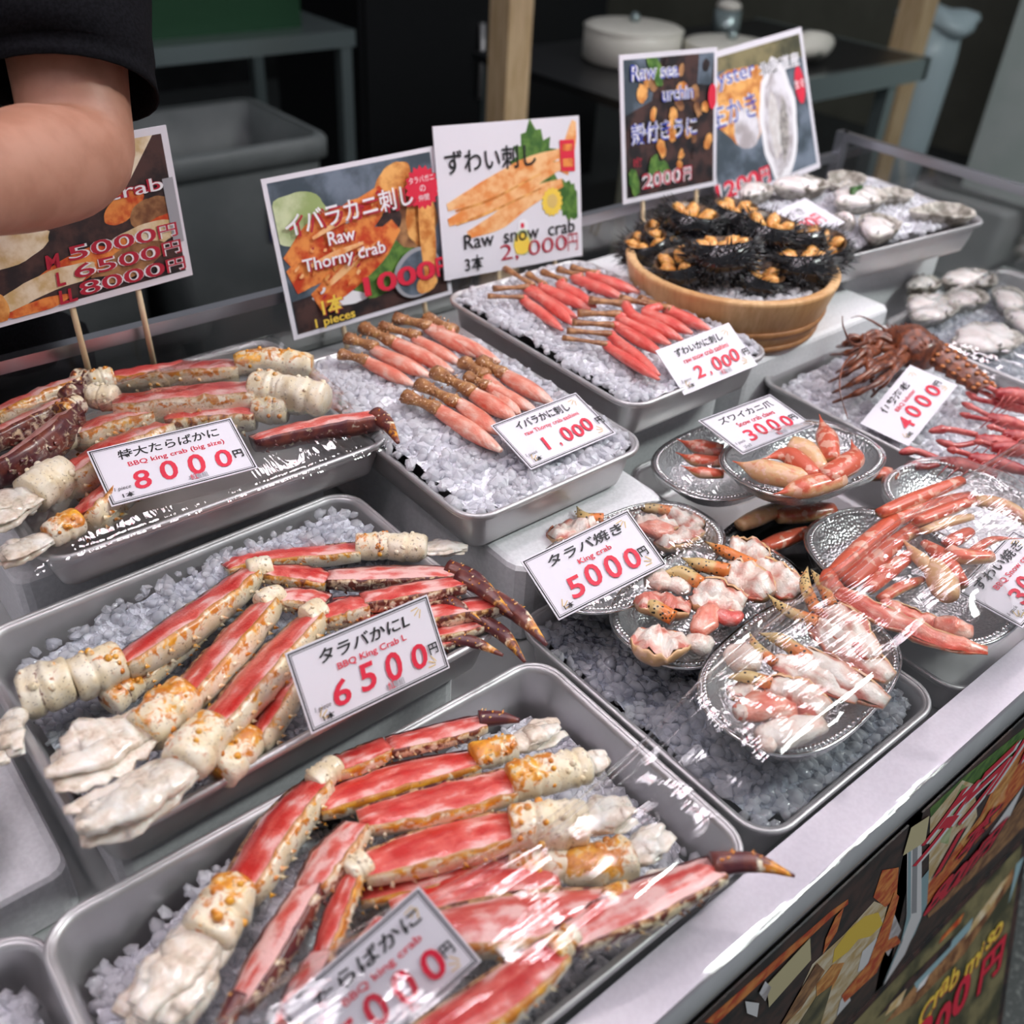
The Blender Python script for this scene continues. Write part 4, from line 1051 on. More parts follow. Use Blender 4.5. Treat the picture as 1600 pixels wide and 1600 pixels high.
class Plate:
    """a printed board in the place: origin at its centre, x along the line of writing, y up the sheet"""
    def __init__(s, t, o, ux, uy, W, H):
        s.t, s.o, s.W, s.H = t, o, W, H
        s.ux = Vector(ux).normalized(); s.uy = Vector(uy); s.uy = (s.uy - s.ux * s.uy.dot(s.ux)).normalized(); s.n = s.ux.cross(s.uy); s.lay = 0; s.buf = {}; PLATES.append(s)
    def P(s, x, y, h): return s.o + s.ux * ((x - .5) * s.W) + s.uy * ((y - .5) * s.H) + s.n * h
    def base(s, mat, thick=.0012, name='board'):
        mb = MB(False); i = [mb.add(s.P(x, y, h)) for h in (-thick, 0) for x, y in ((0, 0), (1, 0), (1, 1), (0, 1))]
        for f in ((3, 2, 1, 0), (4, 5, 6, 7), (0, 1, 5, 4), (1, 2, 6, 5), (2, 3, 7, 6), (3, 0, 4, 7)): mb.face(*[i[k] for k in f])
        return obj(name, mb, MAT[mat], s.t)
    def base_poly(s, pts, mat, thick=.0012, name='sheet'):
        mb = MB(False); n = len(pts); i = [mb.add(s.P(x, y, h)) for h in (-thick, 0) for x, y in pts]
        mb.face(*i[:n][::-1]); mb.face(*i[n:])
        for k in range(n): mb.face(i[k], i[(k + 1) % n], i[(k + 1) % n + n], i[k + n])
        return obj(name, mb, MAT[mat], s.t)
    def h(s):
        s.lay += 1; return .00007 * s.lay + .0001
    def keep(s, mb, mat, name):             # everything printed in one manner is one mesh with several inks
        mb2, mats = s.buf.setdefault(name, (MB(False), [])); i0 = len(mb2.v)
        if mat not in mats: mats.append(mat)
        mb2.v += mb.v; mb2.uv += mb.uv; mb2.k += mb.k
        for f in mb.f: mb2.f.append(tuple(i + i0 for i in f)); mb2.mi.append(mats.index(mat))
    def finish(s):
        for name, (mb, mats) in s.buf.items():
            o = obj(name.split('#')[0], mb, MAT[mats[0]], s.t)
            for m in mats[1:]: o.data.materials.append(MAT[m])
            o.data.polygons.foreach_set('material_index', mb.mi)
    def poly(s, pts, mat, name='printed_picture'):
        mb = MB(False); h = s.h(); mb.face(*[mb.add(s.P(x, y, h), (x * s.W, y * s.H)) for x, y in pts]); return s.keep(mb, mat, name)
    def blob(s, x, y, rx, ry, mat, rot=0, amp=.12, fr=2.2, name='printed_picture', n=36, seed=0):
        mb = MB(False); h = s.h(); a = s.H / s.W; R = math.radians(rot); ids = []
        for i in range(n):
            t = 2 * math.pi * i / n; q = 1 + amp * noise.noise(Vector((math.cos(t) * fr, math.sin(t) * fr, seed + x * 9)))
            X, Y = rx * q * math.cos(t), ry * q * math.sin(t)
            ids.append(mb.add(s.P(min(.97, max(.03, x + (X * math.cos(R) - Y * math.sin(R)) * a)), min(.965, max(.035, y + X * math.sin(R) + Y * math.cos(R))), h), (X, Y)))
        mb.face(*ids); return s.keep(mb, mat, name)
    def strip(s, pts, w, mat, name='printed_picture'):     # a tapering leg printed on the sheet; widths in board heights
        mb = MB(False); h = s.h(); a = s.H / s.W; P = catmull([Vector((x / a, y, 0)) for x, y in pts], 12); rows = []
        for i in range(12):
            T = (P[min(i + 1, 11)] - P[max(i - 1, 0)]).normalized(); Nn = Vector((-T.y, T.x, 0)); t = i / 11 * (len(w) - 1); k = min(int(t), len(w) - 2); ww = w[k] + (w[k + 1] - w[k]) * (t - k)
            ww *= 1 + .1 * noise.noise(P[i] * 9)
            rows.append([mb.add(s.P(min(.975, max(.025, (P[i].x + Nn.x * q * ww / 2) * a)), min(.975, max(.025, P[i].y + Nn.y * q * ww / 2)), h), (i * .01, q * .01)) for q in (-1, 1)])
        mb.grid(rows); return s.keep(mb, mat, name)
    def frame(s, m, w, mat, name='printed_picture'):
        mb = MB(False); h = s.h(); mx, my, wx, wy = m / s.W, m / s.H, w / s.W, w / s.H
        a = [mb.add(s.P(x, y, h)) for x, y in ((mx, my), (1 - mx, my), (1 - mx, 1 - my), (mx, 1 - my))]
        b = [mb.add(s.P(x, y, h)) for x, y in ((mx + wx, my + wy), (1 - mx - wx, my + wy), (1 - mx - wx, 1 - my - wy), (mx + wx, 1 - my - wy))]
        for i in range(4): k = (i + 1) % 4; mb.face(a[i], a[k], b[k], b[i])
        return s.keep(mb, mat, name)
    def text(s, txt, x, y, size, mat, width=None, bold=0, shear=0, rot=0, back=None, off=(.012, -.012), name='lettering', outline=0):
        if name == 'lettering': s.line = getattr(s, 'line', 0) + 1; name = 'lettering#%d' % s.line
        if width and len(txt) > 4 and txt[-1] == '円':      # digits and the yen sign at one height
            n = len(txt); wy = width / n; a = s.H / s.W; R = math.radians(rot)
            kw = dict(bold=bold, shear=shear, rot=rot, back=back, off=off, name=name, outline=outline)
            s.text(txt[:-1], x - wy * .5 * a, y, size, mat, width=width - wy * 1.08, **kw); s.text('円', x + (width - wy) * .5 * a, y, size, mat, width=wy * .92, **kw)
            return
        """txt centred on (x, y); size = letter height and width = line length, both in board heights"""
        if outline: s.text(txt, x, y, size, back, width, outline, shear, rot, name=name)
        elif back: s.text(txt, x + off[0] * s.H / s.W * 2, y + off[1], size, back, width, bold, shear, rot, name=name)
        key = (txt, bold, shear)
        if key not in GC_: GC_[key] = glyphs(txt, bold, shear)
        v, f = GC_[key]
        if not v: return
        x0, x1 = min(p[0] for p in v), max(p[0] for p in v); y0, y1 = min(p[1] for p in v), max(p[1] for p in v)
        ky = size / (y1 - y0); kx = (width / (x1 - x0)) if width else ky
        mb = MB(False); h = s.h(); R = math.radians(rot); a = s.H / s.W
        for p in v:
            X, Y = (p[0] - (x0 + x1) / 2) * kx, (p[1] - (y0 + y1) / 2) * ky
            mb.add(s.P(x + (X * math.cos(R) - Y * math.sin(R)) * a, y + X * math.sin(R) + Y * math.cos(R), h))
        mb.f = list(f); return s.keep(mb, mat, name)

# ---------------------------------------------------------------- price cards
def card(label, o, ux, uy, W, H, lines, border=True, strokes=True):
    o = V(*o)
    t = thing('price_card', label, 'price card', o - Vector(uy) * H * .5, 'price cards on the counter')
    p = Plate(t, o, ux, uy, W, H)
    p.base('paper', .0010, 'card')
    if border:
        p.frame(.0012, .0011, 'ink'); p.frame(.0031, .0004, 'ink')
    if strokes:
        for cx, cy, a0 in ((.93, .90, 215), (.07, .10, 35), (.93, .12, 150)):
            for k in range(3):
                a = math.radians(a0 - 28 + 28 * k); q = .16
                p.strip([(cx + math.cos(a) * .05 * H / W, cy + math.sin(a) * .05), (cx + math.cos(a) * q * H / W, cy + math.sin(a) * q)], (.012, .012), 'gold_ink')
    for l in lines: p.text(*l[:5], **(l[5] if len(l) > 5 else {}))
    return p

def std(jp, en, price, per, jw, ew, jx=.5, pw=1.05, px_=.52, jh=.17, ph=.34, en_y=.60, jp_y=.80, gap=True, per_x=.13, logo=True):
    b = dict(width=jw, bold=.014, shear=.12)
    L = [(jp, jx, jp_y, jh, 'ink', b), (en, jx + .02, en_y, .105, 'red_ink', dict(width=ew, bold=.012))]
    n = len(price); slots = [px_ + (i - (n - 1) / 2) * pw / n * .5 for i in range(n)]
    for i, ch in enumerate(price):
        hh = ph * (.30 if ch == ',' else .92 + .12 * ((i * 7) % 3) / 2)
        L.append((ch, slots[i], .33 - (.16 if ch == ',' else 0) + .02 * ((i * 5) % 3 - 1), hh, 'red_ink', dict(bold=.018, shear=.10, width=(.045 if ch == ',' else .10 if ch == '1' else .24) * ph / .34, name='price_lettering')))
    L.append(('円', slots[-1] + .11 + (.04 if len(price) > 4 else 0), .33, .14, 'ink', dict(bold=.02)))
    if logo:
        L.append(('甲羅組', .60, .12, .085, 'grey_ink', dict(width=.26, bold=.01))); L.append(('紅', .57, .13, .10, 'red_ink', dict(width=.10)))
    if per: L += [(per[0], per_x - .02, .235, .075, 'ink', dict(width=.22, shear=.2)), (per[1], per_x, .115, .085, 'ink', dict(width=.16, bold=.01))]
    return L
card('white price card reading 8000 on the film-wrapped tray of big legs', (.2466, .7163, -.481), (.996, -.085, -.032), (.091, .939, .333), .126, .062,
     std('特大たらばかに', 'BBQ king crab (big size)', '8000', ('1 piece', '1本'), 1.42, 1.35, .52, px_=.53, jp_y=.80, pw=1.5), strokes=False)
card('white price card reading 6500 leaning in the middle left tray', (.2708, .4456, -.520), (.996, .022, -.087), (.057, .591, .804), .123, .060,
     std('タラバかにL', 'BBQ King Crab L', '6500', ('1 piece', '1本'), 1.30, 1.0, .50, px_=.53, pw=1.5))
card('white price card reading 1,000 on the thorny crab ice', (.5725, .5867, -.498), (1, .016, -.006), (-.013, .96, .28), .112, .063,
     std('イバラかに刺し', 'raw Thorny crab sashimi', '1,000', ('1 piece', '1本'), 1.1, 1.12, .50, px_=.56, pw=1.25, ph=.28, logo=False))
card('white price card reading 2,000 on the raw snow crab ice', (.7905, .5852, -.483), (.985, -.128, .112), (.057, .868, .493), .103, .059,
     std('ずわいかに刺し', 'raw snow crab sashimi', '2,000', ('3 piece', '3本'), 1.1, 1.05, .50, px_=.56, pw=1.25, ph=.28), border=False)
card('white price card reading 3000 on the packs of snow crab claws', (.7725, .4941, -.513), (.999, -.037, -.027), (.04, .993, .11), .112, .063,
     std('ズワイカニ爪', 'Snow crab claws', '3000', ('1 pack', '1パック'), 1.3, .9, .52, px_=.54, pw=1.35, ph=.30), strokes=False)
card('white price card reading 5000 on the pack of king crab claws', (.5018, .4488, -.540), (.976, -.146, .16), (.077, .924, .373), .1138, .0628,
     std('タラバ焼き', 'King crab', '5000', ('', '1本'), 1.25, .55, .52, px_=.52, pw=1.4, logo=False))
card('white price card reading 4000 beside the spiny lobster', (1.0184, .4565, -.553), (.94, .133, .316), (-.161, .985, .064), .117, .060,
     std('伊勢海老', 'BBQ lobster', '4000', ('', '1尾'), .95, .7, .50, px_=.52, pw=1.45, logo=False), border=False)
card('white price card cut by the right border on a pack of snow crab legs', (.8089, .2152, -.548), (.977, .045, .209), (-.046, .999, .004), .101, .063,
     std('ずわい焼き', 'BBQ Snow crab', '3000', ('1 pack', '1パック'), 1.2, .95, .52, px_=.56, pw=1.4, ph=.30))
card('white price card at the bottom edge on the front tray of crab legs', (.1494, .2515, -.548), (.869, -.108, .482), (-.236, .768, .596), .102, .056,
     std('たらばかに', 'BBQ king crab', '5000', ('1 piece', '1本'), 1.35, 1.0, .54, px_=.50, pw=1.55))
card('small white card with red writing lying between the urchins and the oysters', (1.155, .745, -.452), (.98, .05, .1), (-.1, .95, .2), .115, .070,
     [('生かき', .5, .75, .2, 'ink', dict(width=.8)), ('1200円', .5, .38, .32, 'red_ink', dict(width=1.1, bold=.02))], border=False, strokes=False)

# ---------------------------------------------------------------- picture signs on sticks
def sign(label, o, ux, uy, W, H, sticks, bottom, mat='paper'):
    o = V(*o); t = thing('picture_sign', label, 'sign', o - Vector(uy).normalized() * H * .5 + Vector((0, 0, bottom)), 'picture signs on bamboo sticks')
    p = Plate(t, o, ux, uy, W, H); p.base('paper', .002)
    for x in sticks:
        mb = MB(); a = p.P(x, .25, -.005); b = p.P(x, 0, -.005); b = b + (b - a).normalized() * -bottom
        mb.tube([a, b], .0032, 7); obj('stick', mb, MAT['bamboo'], t)
    return p
q = sign('dark crab sign with three prices behind the bare forearm', (.2699, .9584, -.358), (.991, .072, .012), (-.018, .044, .999), .230, .152, (.44, .74), -.10)
q.poly([(.03, .045), (.97, .045), (.97, .955), (.03, .955)], 'print_dark')
q.poly([(.62, .955), (.93, .955), (.80, .72), (.60, .62)], 'print_cream'); q.blob(.75, .56, .16, .08, 'print_crab', 30); q.blob(.86, .48, .15, .10, 'print_brown', 15); q.blob(.9, .40, .13, .05, 'print_crab', 10)
q.blob(.80, .33, .26, .09, 'print_cream', 8); q.blob(.66, .27, .20, .07, 'print_crab', 20); q.blob(.72, .20, .26, .10, 'print_brown', 12); q.blob(.48, .24, .30, .09, 'print_crab', 14)
q.blob(.35, .18, .34, .08, 'print_cream', 10); q.blob(.42, .10, .30, .05, 'print_dark', 6); q.blob(.30, .62, .34, .16, 'print_crab', 20); q.blob(.22, .45, .30, .1, 'print_cream', 8)
q.blob(.30, .07, .2, .04, 'print_crab', 4); q.blob(.12, .12, .10, .11, 'print_orange', 0)
q.poly([(.935, .68), (.985, .68), (.985, .25), (.935, .25)], 'grey_ink')
q.text('crab', .81, .655, .085, 'white_ink', width=.38, back='brown_red_ink', outline=.05)
for i, (a, b) in enumerate((('M', '5000円'), ('L', '6500円'), ('LL', '8000円'))):
    q.text(a, .40 + .012 * i, .325 - .118 * i, .09, 'brown_red_ink', bold=.03, shear=.1)
    q.text(b, .715 + .004 * i, .345 - .118 * i, .092, 'brown_red_ink', width=.76, bold=.01, back='white_ink', outline=.04)
q = sign('thorny crab sign with a red starburst, behind the ice tray', (.6077, .976, -.4451), (1, .002, .013), (-.013, .23, .973), .232, .182, (.30, .82), -.05)
q.poly([(.025, .03), (.975, .03), (.975, .97), (.025, .97)], 'print_slate')
q.blob(.16, .72, .22, .17, 'print_pale_green', 0); q.poly([(.03, .03), (.97, .03), (.97, .22), (.6, .30), (.03, .24)], 'print_dark'); q.blob(.62, .30, .30, .14, 'print_leaf', 20)
q.blob(.30, .19, .20, .05, 'white_ink', -12); q.blob(.80, .62, .2, .26, 'print_brown', 20); q.blob(.72, .83, .16, .10, 'print_orange', 30); q.blob(.86, .56, .12, .18, 'print_orange', -10); q.blob(.66, .60, .10, .10, 'print_dark', 0)
q.strip([(.06, .46), (.25, .60), (.5, .66), (.66, .78)], (.14, .24, .24, .12), 'print_crab'); q.strip([(.05, .36), (.2, .42), (.42, .50), (.62, .52)], (.16, .22, .2, .1), 'print_crab')
q.strip([(.16, .20), (.34, .30), (.56, .44), (.70, .56)], (.13, .20, .20, .10), 'print_crab'); q.strip([(.20, .26), (.36, .36), (.52, .46)], (.03, .05, .03), 'print_meat')
rg = random.Random(9)
for k in range(46):
    t = rg.random(); bx, by, sx, sy = rg.choice(((.08, .44, .56, .30), (.07, .36, .52, .15), (.18, .22, .5, .32))); q.blob(bx + sx * t, by + sy * t + rg.uniform(-.07, .07), rg.uniform(.008, .028), rg.uniform(.006, .016), rg.choice(('print_meat', 'print_crab', 'brown_red_ink', 'print_orange', 'white_ink')), 35, .4, seed=k)
q.strip([(.14, .43), (.3, .47), (.48, .50)], (.02, .045, .02), 'print_meat'); q.strip([(.2, .6), (.36, .66), (.5, .69)], (.02, .04, .02), 'print_meat')
q.blob(.78, .22, .20, .16, 'grey_ink', 20, amp=.02); q.blob(.79, .215, .18, .14, 'print_slate', 20, amp=.02); q.strip([(.86, .18), (.88, .5), (.9, .8)], (.10, .14, .10), 'print_orange'); q.blob(.83, .13, .09, .06, 'print_orange', 20)
q.poly([((.885 + (.145 if k % 2 else .120) * math.cos(k * math.pi / 18) * .78), .76 + (.145 if k % 2 else .120) * math.sin(k * math.pi / 18)) for k in range(36)], 'red_ink')
for s_, yy in (('タラバガニ', .815), ('の', .755), ('仲間', .695)): q.text(s_, .885, yy, .042, 'white_ink', width=None if len(s_) < 3 else .20)
q.text('イバラカニ刺し', .44, .72, .14, 'white_ink', width=.96, bold=.012, back='brown_red_ink', rot=2)
q.text('Raw', .36, .575, .085, 'white_ink', bold=.015, back='brown_red_ink', off=(.006, -.008)); q.text('Thorny crab', .36, .435, .105, 'white_ink', width=.62, bold=.015, back='brown_red_ink', off=(.006, -.008))
q.text('1本', .24, .165, .12, 'yellow_ink', bold=.03, back='brown_red_ink', off=(.004, -.006)); q.text('1 pieces', .24, .065, .075, 'yellow_ink', width=.30, bold=.02); q.text('1000円', .72, .22, .125, 'red_ink', width=.74, bold=.02, back='brown_red_ink', off=(.004, -.006))
q = sign('white snow crab sign with a yellow flower, behind the middle ice tray', (.8361, .9738, -.4288), (.998, -.017, -.064), (.067, .247, .967), .239, .184, (.38, .80), -.06)
q.poly([(.05, .02), (.98, .02), (.98, .40), (.6, .35), (.3, .38)], 'paper')
lf = []
for k in range(30):
    a = k / 30 * 2 * math.pi; r = (.19 if k % 2 else .25) * (1.25 if 6 < k < 10 else 1); lf.append((.66 + r * math.cos(a) * .72, .68 + r * math.sin(a) * 1.05))
q.poly(lf, 'print_leaf'); q.blob(.9, .42, .10, .16, 'print_leaf', 30, amp=.4, fr=5)
q.strip([(.86, .62), (.92, .8), (.97, .97)], (.12, .12, .07), 'print_meat')
for y0, y1, x0 in ((.48, .76, .05), (.38, .68, .05), (.28, .55, .17)): q.strip([(x0, y0), (x0 + .22, y0 + .07), (.60, (y0 + y1) / 2 + .06), (.86, y1)], (.05, .13, .14, .06), 'print_meat')
q.strip([(.1, .45), (.35, .5), (.7, .63)], (.015, .02, .01), 'print_orange'); q.strip([(.1, .36), (.35, .42), (.7, .53)], (.015, .02, .01), 'print_orange')
q.blob(.555, .285, .05, .05, 'white_ink'); q.blob(.55, .29, .018, .02, 'red_ink'); q.blob(.55, .17, .09, .09, 'print_pale_green', 0); q.blob(.54, .16, .075, .075, 'yellow_ink')
q.poly([(.775 + (.105 if k % 2 else .090) * math.cos(k * math.pi / 15) * .77, .425 + (.105 if k % 2 else .090) * math.sin(k * math.pi / 15)) for k in range(30)], 'yellow_ink'); q.blob(.775, .43, .05, .05, 'gold_ink')
q.poly([(.845, .845), (.955, .84), (.955, .62), (.85, .63)], 'red_ink'); q.poly([(.862, .815), (.94, .812), (.94, .765), (.862, .768)], 'print_crab'); q.poly([(.862, .715), (.94, .712), (.94, .655), (.865, .658)], 'print_crab')
q.text('ずわい刺し', .36, .765, .155, 'ink', width=.80, bold=.012); q.text('Raw  snow  crab', .54, .235, .10, 'ink', width=1.04, bold=.008); q.text('3本', .20, .085, .11, 'ink', bold=.01)
q.text('2, 000円', .67, .115, .125, 'brown_red_ink', width=.76, bold=-.005)
q = sign('dark sea urchin sign behind the wooden tub', (1.1222, .9700, -.3739), (.996, .03, -.04), (.05, .241, .97), .208, .192, (.22, .80), -.09)
q.poly([(.035, .035), (.965, .035), (.965, .965), (.035, .965)], 'print_dark'); q.poly([(.035, .6), (.3, .68), (.4, .965), (.035, .965)], 'print_slate'); q.poly([(.78, .76), (.93, .74), (.965, .965), (.8, .965)], 'print_slate')
rg = random.Random(5)
for i in range(26):
    q.blob(rg.uniform(.12, .92), rg.uniform(.2, .92), rg.uniform(.03, .07), rg.uniform(.03, .06), rg.choice(('print_orange', 'print_orange', 'print_brown', 'print_dark')), rg.uniform(0, 180), .3, seed=i)
for x, y in ((.36, .86), (.30, .95), (.30, .22), (.42, .18), (.1, .14)): q.blob(x, y, .05, .10, 'print_leaf', rg.uniform(-40, 40), .3)
q.text('Raw sea', .33, .875, .11, 'blue_ink', width=.52, bold=-.005, back='white_ink', outline=.045); q.text('urchin', .56, .715, .105, 'blue_ink', width=.36, back='white_ink', outline=.045)
q.text('殻付きうに', .42, .47, .15, 'blue_ink', width=.74, back='white_ink', outline=.045); q.text('1個', .14, .28, .07, 'brown_red_ink', bold=.03); q.text('2000円', .44, .135, .11, 'brown_red_ink', width=.58, back='white_ink', outline=.05)
q.blob(.93, .66, .05, .09, 'red_ink', amp=.03)
q = sign('oyster sign with a red oval, tilted behind the oyster tray', (1.3633, .9958, -.398), (.995, .01, .09), (-.10, .377, .926), .262, .222, (.3, .7), -.10)
q.poly([(.03, .04), (.97, .04), (.97, .96), (.03, .96)], 'print_slate'); q.blob(.36, .62, .30, .28, 'print_orange', 60, .2); q.blob(.36, .45, .14, .14, 'print_oyster', 0); q.poly([(.1, .88), (.97, .80), (.97, .96), (.1, .96)], 'print_olive')
q.blob(.66, .42, .42, .21, 'white_ink', 82, .14); q.blob(.66, .42, .36, .16, 'print_oyster', 82, .2); q.blob(.62, .40, .22, .07, 'oyster_flesh', 85, .3); q.blob(.70, .36, .20, .05, 'oyster_gill', 80, .3)
q.text('oyster', .30, .80, .12, 'blue_ink', width=.5, back='white_ink', outline=.045); q.text('生かき', .27, .60, .17, 'blue_ink', width=.5, back='white_ink', outline=.045); q.text('北海道産', .74, .80, .10, 'white_ink', width=.46, bold=.02, back='ink', outline=.06)
q.blob(.905, .62, .13, .055, 'red_ink', 90, .02); q.text('生食', .905, .63, .06, 'white_ink', bold=.01); q.text('1200円', .25, .10, .12, 'red_ink', width=.6, bold=.03, back='white_ink', outline=.07)
for p in PLATES: p.finish()

# ---------------------------------------------------------------- wooden tub with sea urchins
TC = (1.004, .733); TZ = .038; TUBR = (.112, .97)
tub = thing('wooden_tub', 'round cypress tub with two hoops full of sea urchins', 'tub', V(TC[0], TC[1], -.582 + TZ))
mb = MB(); m = 72; prof = ((.114, -.582), (.118, -.580), (.136, -.512), (.1365, -.508), (.1345, -.506), (.126, -.506), (.1235, -.509), (.118, -.55), (0.09, -.552)); rows = []
for r, z in prof:
    rows.append([mb.add(V(TC[0] + r * math.cos(a), TC[1] + r * math.sin(a), z + TZ), (a, z), ((((int(j / 4) * 7) % 10) / 10), 0, 0)) for j, a in ((j, 2 * math.pi * j / m) for j in range(m))])
mb.grid(rows, True); mb.fan(rows[-1], mb.add(V(*TC, -.552 + TZ))); mb.face(*rows[0][::-1])
obj('staves', mb, MAT['cypress'], tub)
for z0, z1, r0, r1 in ((-.560, -.549, .1240, .1268), (-.580, -.571, .1190, .1212)):
    mb = MB(); rows = []
    z0 += TZ; z1 += TZ
    for r, z in ((r0 - .001, z0), (r0 + .0016, z0 + .001), (r1 + .0016, z1 - .001), (r1 - .001, z1)):
        rows.append([mb.add(V(TC[0] + r * math.cos(a), TC[1] + r * math.sin(a), z), (0, 0), (.35, 0, 0)) for a in (2 * math.pi * j / 60 for j in range(60))])
    mb.grid(rows, True); obj('hoop', mb, MAT['hoop_wood'], tub)
ice_fill('crushed ice between the urchins in the tub', TC[0], TC[1], .232, .232, lambda x, y: -.487 + .012 * sm(.12, .02, (x * x + y * y) ** .5) + nz(x, y), .007, seed=12, r=.115, dens=.6)

def make_urchin(R=.047):
    t = thing('sea_urchin', 'x', 'sea urchin', Vector(), 'opened sea urchins in the wooden tub')
    rg = random.Random(3); mb = MB(); rows = []
    for i in range(9):                      # the outside up to the cut rim, then down the inside
        th = math.radians(170 - 118 * i / 8)
        rows.append([mb.add((R * .86 * math.sin(th) * math.cos(a), R * .86 * math.sin(th) * math.sin(a), R * .62 * math.cos(th))) for a in (2 * math.pi * j / 26 for j in range(26))])
    mb.grid(rows, True); mb.fan(rows[0], mb.add((0, 0, -R * .62)), True); obj('shell', mb, MAT['urchin'], t)
    mb = MB(); rows = []
    for r, z in ((.70, .385), (.66, .38), (.60, .20), (.45, .02), (.2, -.10)):
        rows.append([mb.add((R * r * math.cos(a), R * r * math.sin(a), R * z)) for a in (2 * math.pi * j / 26 for j in range(26))])
    mb.grid(rows, True); mb.fan(rows[-1], mb.add((0, 0, -R * .12))); obj('shell_lining', mb, MAT['urchin_inside'], t)
    mb = MB()
    for _ in range(420):
        th = math.radians(rg.uniform(50, 150)); a = rg.uniform(0, 6.283)
        d = Vector((math.sin(th) * math.cos(a), math.sin(th) * math.sin(a), .75 * math.cos(th)))
        p = Vector((d.x * R * .84, d.y * R * .84, d.z * R * .8)); e = Vector((rg.uniform(-.3, .3), rg.uniform(-.3, .3), rg.uniform(-.2, .45)))
        mb.cone(p, (d + e).normalized() * R * rg.uniform(.22, .46), R * .024, 4)
    tag(obj('spines', mb, MAT['urchin'], t), kind='stuff')
    for k in range(5):
        a = 2 * math.pi * k / 5 + rg.uniform(-.12, .12); mb = MB()
        P = [Vector((R * q * math.cos(a), R * q * math.sin(a), R * z)) for q, z in ((.60, .38), (.46, .30), (.30, .16), (.16, .06))]
        mb.tube(P, [R * .10, R * .19, R * .17, R * .07], 9, sq=.8)
        for i, v in enumerate(mb.v): mb.v[i] = tuple(Vector(v) * (1 + .10 * noise.noise(Vector(v) * 260)))
        obj('roe', mb, MAT['roe'], t)
    return t
U0 = make_urchin()
UR = [((520, 1200), -.462, 'opened sea urchin at the left rim of the tub', .85), ((600, 1155), -.456, 'opened sea urchin second from the left at the back of the tub', .85),
      ((745, 1065), -.436, 'large opened sea urchin at the upper left of the heap', 1.0), ((960, 1040), -.438, 'opened sea urchin topmost in the heap', .95), ((1130, 1115), -.436, 'opened sea urchin on the right slope of the heap with pale roe', 1.0),
      ((1290, 1160), -.448, 'sea urchin tilted behind the right rim of the tub', .9), ((900, 1225), -.436, 'largest opened sea urchin in the middle of the heap', 1.12), ((690, 1300), -.458, 'opened sea urchin at the front left of the tub', .95),
      ((1065, 1350), -.464, 'opened sea urchin nearest the front rim of the tub', .98), ((1295, 1285), -.454, 'opened sea urchin at the front right of the tub', .98), ((1400, 1215), -.452, 'opened sea urchin with two roe lobes at the right rim', .9)]
for i, ((u, v), z, lb, scl) in enumerate(UR):
    p = at(850 + u * .3125, v * .3125, z); p.z -= .014 * scl
    if i == 0: U0.location = p; U0['label'] = lb; U0.scale = (scl,) * 3; o = U0
    else: o = dup(U0, p, i * 1.7, lb, scl)
    dx, dy = p.x - TC[0], p.y - TC[1]
    o.rotation_euler = (-dy * 2.4 + .12, dx * 2.4 - .12, i * 1.7)

# ---------------------------------------------------------------- oysters
def make_oyster(seed, L=.1, Wd=.05, green=False, turned=False):
    t = thing('oyster', 'x', 'oyster', Vector()); rg = random.Random(seed)
    n = 30
    def rad(a, q, f=1.0):
        base = 1 / math.sqrt((math.cos(a) / (L / 2)) ** 2 + (math.sin(a) / (Wd / 2 * (1 + .35 * math.cos(a)))) ** 2)
        return base * q * (1 + f * (.10 * noise.noise(Vector((math.cos(a) * 1.5, math.sin(a) * 1.5, seed))) + .05 * noise.noise(Vector((math.cos(a) * 5, math.sin(a) * 5, seed + 3)))))
    mb = MB(); rows = []
    for q, z in ((.35, -.020), (.6, -.017), (.8, -.010), (.93, -.002), (1.0, .003), (.97, .005), (.88, .000), (.7, -.007), (.4, -.010)):
        rows.append([mb.add((rad(a, q) * math.cos(a), rad(a, q) * math.sin(a), z + .0035 * noise.noise(Vector((math.cos(a) * 6, math.sin(a) * 6, q * 9 + seed))))) for a in (2 * math.pi * j / n for j in range(n))])
    mb.grid(rows, True); mb.fan(rows[0], mb.add((0, 0, -.021)), True); mb.fan(rows[-1], mb.add((0, 0, -.010))); obj('shell', mb, MAT['oyster_shell'], t)
    if not turned:
        mb = MB(); mb.ball((L * .02, 0, .001), (L * .42, Wd * .42, .0115), 22, 12, .5, 45); obj('flesh', mb, MAT['oyster_flesh'], t)
        mb = MB(); rows = []
        for q, z in ((.86, .002), (.80, .007), (.70, .004)):
            rows.append([mb.add((rad(a, q) * math.cos(a), rad(a, q) * math.sin(a), z + .003 * math.sin(a * 14))) for a in (.4 + 4.2 * j / 40 for j in range(41))])
        mb.grid(rows); obj('mantle', mb, MAT['oyster_gill'], t)
    if green:
        mb = MB(); mb.tube([Vector((-L * .22, -.004, .012)), Vector((-L * .08, .004, .0145)), Vector((L * .08, .002, .0145)), Vector((L * .16, .006, .012))], [.003, .0065, .005, .002], 7, sq=.5); obj('green_garnish', mb, MAT['seaweed'], t)
    return t
def put_oyster(uv, z, Lpx, ang, label, group, seed, green=False, turned=False, tilt=0):
    p = at(uv[0], uv[1], z); L = Lpx * mpp(p) * 1.05
    o = make_oyster(seed, L, L * .56, green, turned); o.location = p; o.rotation_euler = (tilt, 0, ang); tag(o, label, group=group)
g8, g9 = 'oysters on the white ice by the sign', 'wrapped oysters at the right edge'
